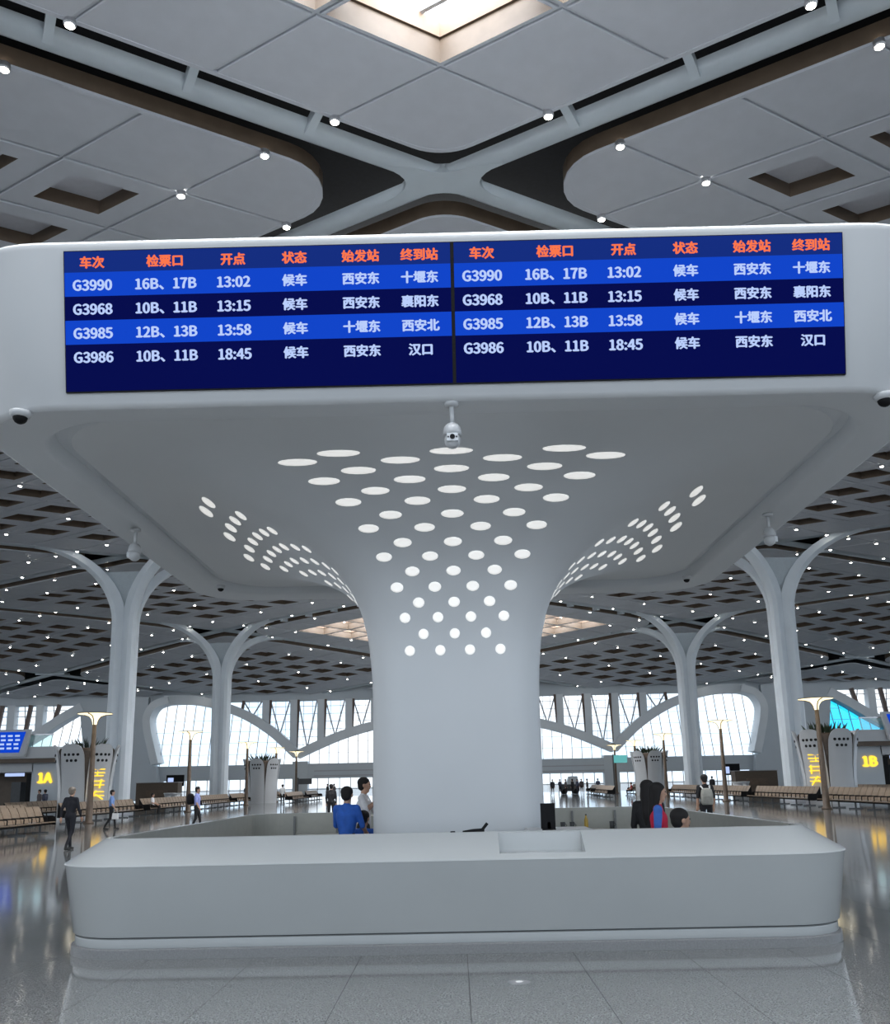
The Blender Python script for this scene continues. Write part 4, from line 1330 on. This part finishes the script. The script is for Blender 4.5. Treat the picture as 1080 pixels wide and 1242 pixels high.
    link('hair', hm, t)
    if vox < .02:
        for e in (-1, 1):
            c = hd + fw * .086 + rt * (e * .032) + Vector((0, 0, .018))
            MB().ball(c, (.011, .011, .007), 8).build('eye', HAIR, t)
        c = hd + fw * .080 + Vector((0, 0, -.052))
        MB().ball(c, (.024, .012, .007), 8).build('mouth', pm((0.30, 0.10, 0.09)), t)
    return t
def walk(st=1.0):
    j = stand()
    j['knl'] = (.09, -.14 * st, .50); j['anl'] = (.095, -.20 * st, .085)
    j['knr'] = (-.09, .02 * st, .49); j['anr'] = (-.095, .26 * st, .14)
    j['ell'] = (.225, .10 * st, 1.12); j['wrl'] = (.22, .13 * st, .88)
    j['elr'] = (-.225, -.04 * st, 1.11); j['wrr'] = (-.21, -.20 * st, .90)
    return j
NAVY = (0.006, 0.007, 0.013); BLACK = (0.010, 0.010, 0.012); BLUE = (0.02, 0.11, 0.48)
p = at_z(83, 1031, 0)
person('man in dark navy clothes walking away, nearest the camera on the left', p, PI - 0.25, walk(0.9), NAVY, NAVY, hair=GREY, height=1.72, long_sleeve=True)
p = at_z(134, 1006, 0)
person('woman in a pale blue shirt and black trousers walking right with a bag', p, PI / 2 + 0.2, walk(0.9), (0.16, 0.27, 0.55), BLACK, height=1.60)
t = thing('handbag', 'small pale handbag held by the walking woman in blue', 'bag', p + Vector((0.25, -0.25, 0.42)))
MB().prism([(-0.13, 0, 0), (0.13, 0, 0), (0.11, 0, 0.24), (-0.11, 0, 0.24)], (0, 0.09, 0)).build('bag_body', 'paper', t)
MB().tube([(-0.08, 0.045, 0.23), (-0.05, 0.045, 0.40), (0.05, 0.045, 0.40), (0.08, 0.045, 0.23)], 0.012, 6).build('bag_handle', 'beige', t)
q = at_y(240, 957, 35.5)
person('person in a lilac shirt with a dark backpack walking beyond the counter rim', (q.x, 35.5, 0), PI / 2, walk(0.7), (0.26, 0.30, 0.62), BLACK, height=1.66)
t = thing('backpack', 'dark backpack on the person in the lilac shirt', 'bag', (q.x - 0.27, 35.5, 1.0))
MB().lathe([(0.09, 0), (0.14, 0.06), (0.15, 0.28), (0.10, 0.40), (0.03, 0.43)], 14).build('pack_body', 'black', t, True)
MB().tube([(0.03, -0.12, 0.38), (0.14, -0.13, 0.36), (0.12, -0.13, 0.1)], 0.018, 6).build('strap', 'black', t)
# woman with the backpack on the right
q = at_y(854, 940, 25.0)
person('woman in black with a grey backpack standing beyond the counter on the right', (q.x, 25.0, 0), PI + 0.1, stand(), BLACK, BLACK, height=1.72, shorts=True)
t = thing('backpack', 'grey backpack worn by the woman in black on the right', 'bag', (q.x - 0.02, 24.77, 0.93))
MB().add(*loft([[(x, y, z) for x, y in rrect(w, d, 0.05, 4)] for w, d, z in ((0.13, 0.06, 0.0), (0.155, 0.085, 0.05), (0.155, 0.09, 0.28), (0.13, 0.075, 0.40), (0.07, 0.04, 0.44))], True, True)).build('pack_body', pm((0.30, 0.30, 0.27)), t, True)
MB().box(-0.10, 0.10, -0.115, -0.06, 0.06, 0.22).build('pack_pocket', pm((0.22, 0.22, 0.20)), t)
for e in (-1, 1): MB().tube([(e * 0.09, 0.02, 0.42), (e * 0.12, 0.12, 0.50), (e * 0.12, 0.26, 0.45)], 0.02, 6).build('strap', 'paper', t)
# staff inside the counter, left of the column
q = at_y(421, 958, 13.6)
j = stand(); j['ell'] = (.24, -.10, 1.12); j['wrl'] = (.20, -.30, 1.05); j['elr'] = (-.24, -.06, 1.12); j['wrr'] = (-.19, -.28, 1.02)
person('staff member in a royal blue shirt seen from behind, left of the column', (q.x, 13.6, 0), PI - 0.35, j, BLUE, BLACK, height=1.62, vox=0.014, turn=0.0)
q = at_y(441, 981, 14.2)
j = sit()
person('seated staff member in blue with black hair right against the column', (q.x, 14.2, 0), PI - 0.5, j, BLUE, BLACK, height=1.66, vox=0.014)
q = at_y(443, 946, 15.5)
j = stand(); j['elr'] = (-.27, -.10, 1.20); j['wrr'] = (-.10, -.26, 1.37); j['ell'] = (.25, -.12, 1.16); j['wrl'] = (.08, -.30, 1.25)
person('man in a white shirt facing right with raised hands, left of the column', (q.x - 0.02, 15.5, 0), PI / 2 - 0.1, j, (0.72, 0.72, 0.74), BLACK, height=1.76, vox=0.012)
# staff inside the counter, right of the column
q = at_y(797, 952, 11.2)
person('woman in a red vest over blue sleeves facing right, long dark hair', (q.x, 11.2, 0), PI / 2 - 0.2, stand(), (0.60, 0.015, 0.06), BLACK, sleeve=(0.05, 0.16, 0.55), height=1.60, vox=0.012, long_hair=True)
q = at_y(785, 948, 12.1)
person('woman with long black hair standing just behind the woman in the red vest', (q.x, 12.1, 0), PI / 2 + 0.9, stand(), BLACK, BLACK, height=1.63, vox=0.014, long_hair=True, long_sleeve=True)
q = at_y(824, 978, 10.5)
person('seated staff member in blue, only the dark head and collar above the counter', (q.x, 10.5, 0), PI / 2 + 0.05, sit(), BLUE, BLACK, height=1.74, vox=0.014)
t = thing('stool', 'black stool under the seated staff member by the red vest', 'stool', (q.x, 10.5, 0))
MB().lathe([(0.17, 0.33), (0.19, 0.345), (0.19, 0.37), (0.17, 0.385)], 18).build('stool_seat', 'black', t, True)
MB().tube([(0, 0, 0.02), (0, 0, 0.34)], 0.03, 10).build('stool_post', 'steel', t)
MB().lathe([(0.2, 0), (0.2, 0.02), (0.03, 0.04)], 18).build('stool_base', 'steel', t)
q2 = at_y(441, 981, 14.2)
t = thing('stool', 'black stool under the seated staff member against the column', 'stool', (q2.x, 14.2, 0))
MB().lathe([(0.17, 0.31), (0.19, 0.325), (0.19, 0.35), (0.17, 0.365)], 18).build('stool_seat', 'black', t, True)
MB().tube([(0, 0, 0.02), (0, 0, 0.32)], 0.03, 10).build('stool_post', 'steel', t)
MB().lathe([(0.2, 0), (0.2, 0.02), (0.03, 0.04)], 18).build('stool_base', 'steel', t)
# people farther off
q = at_y(402, 953, 40)
person('person in black standing beyond the counter, left of the blue-shirted staff', (q.x, 40, 0), PI, stand(), BLACK, BLACK, height=1.66, vox=0.022, long_sleeve=True)
q = at_y(343, 951, 72)
person('far person in a white shirt standing among the seats', (q.x, 72, 0), PI, stand(), (0.7, 0.7, 0.7), BLACK, height=1.70, vox=0.026)
person('person in a white shirt sitting on the left seats beyond the walking woman', (-19.22, 57.6, 0.03), PI / 2, sit(), (0.7, 0.7, 0.72), BLACK, height=1.70, vox=0.024)
person('person in dark clothes sitting at the left edge on the nearest seat row', (-16.42, 30.6, 0.03), PI / 2, sit(), (0.03, 0.035, 0.05), NAVY, height=1.70, vox=0.02, long_sleeve=True)
person('person in a dark red top sitting far off right of the column', (ST(212, 0, 88).x, 88, 0), -PI / 2, sit(), (0.25, 0.03, 0.03), BLACK, height=1.70, vox=0.026)
# far crowd in front of the ground-floor windows: three bodies, copied
protos = [((0.02, 0.02, 0.025), BLACK), ((0.05, 0.06, 0.10), NAVY), ((0.12, 0.10, 0.10), BLACK)]
crowd = [(117, 100, 'standing apart nearest the column'), (126, 102, 'second from the column'), (133, 98, 'third from the column'), (141, 101, 'in the thick of the crowd'), (147, 99, 'half hidden in the crowd'), (152, 102, 'close to the service cart'), (159, 97, 'just right of the service cart'), (172, 100, 'before the teal sign'), (-148, 100, 'left of the column by the plants'), (-156, 97, 'before the dark sign'), (-255, 92, 'before the far left pod'), (-313, 80, 'between the left lamp posts'), (310, 82, 'near the right lamp posts'), (-500, 57, 'under the glowing 1A'), (-507, 56.5, 'at the entrance of gate 1A')]
made = []
for k, (s_, y, w) in enumerate(crowd):
    tp, bt = protos[k % 3]
    lab = 'distant person in dark clothes ' + w
    pos = (ST(s_, 0, y).x, y, 0)
    if k < 3:
        made.append(person(lab, pos, 0.5 * k, stand() if k != 1 else walk(0.6), tp, bt, height=1.68, vox=0.03, long_sleeve=True, group='distant people in the hall'))
    else:
        o = copy_tree(made[k % 3]); o.location = pos; o.rotation_euler = (0, 0, 1.3 * k); o['label'] = lab
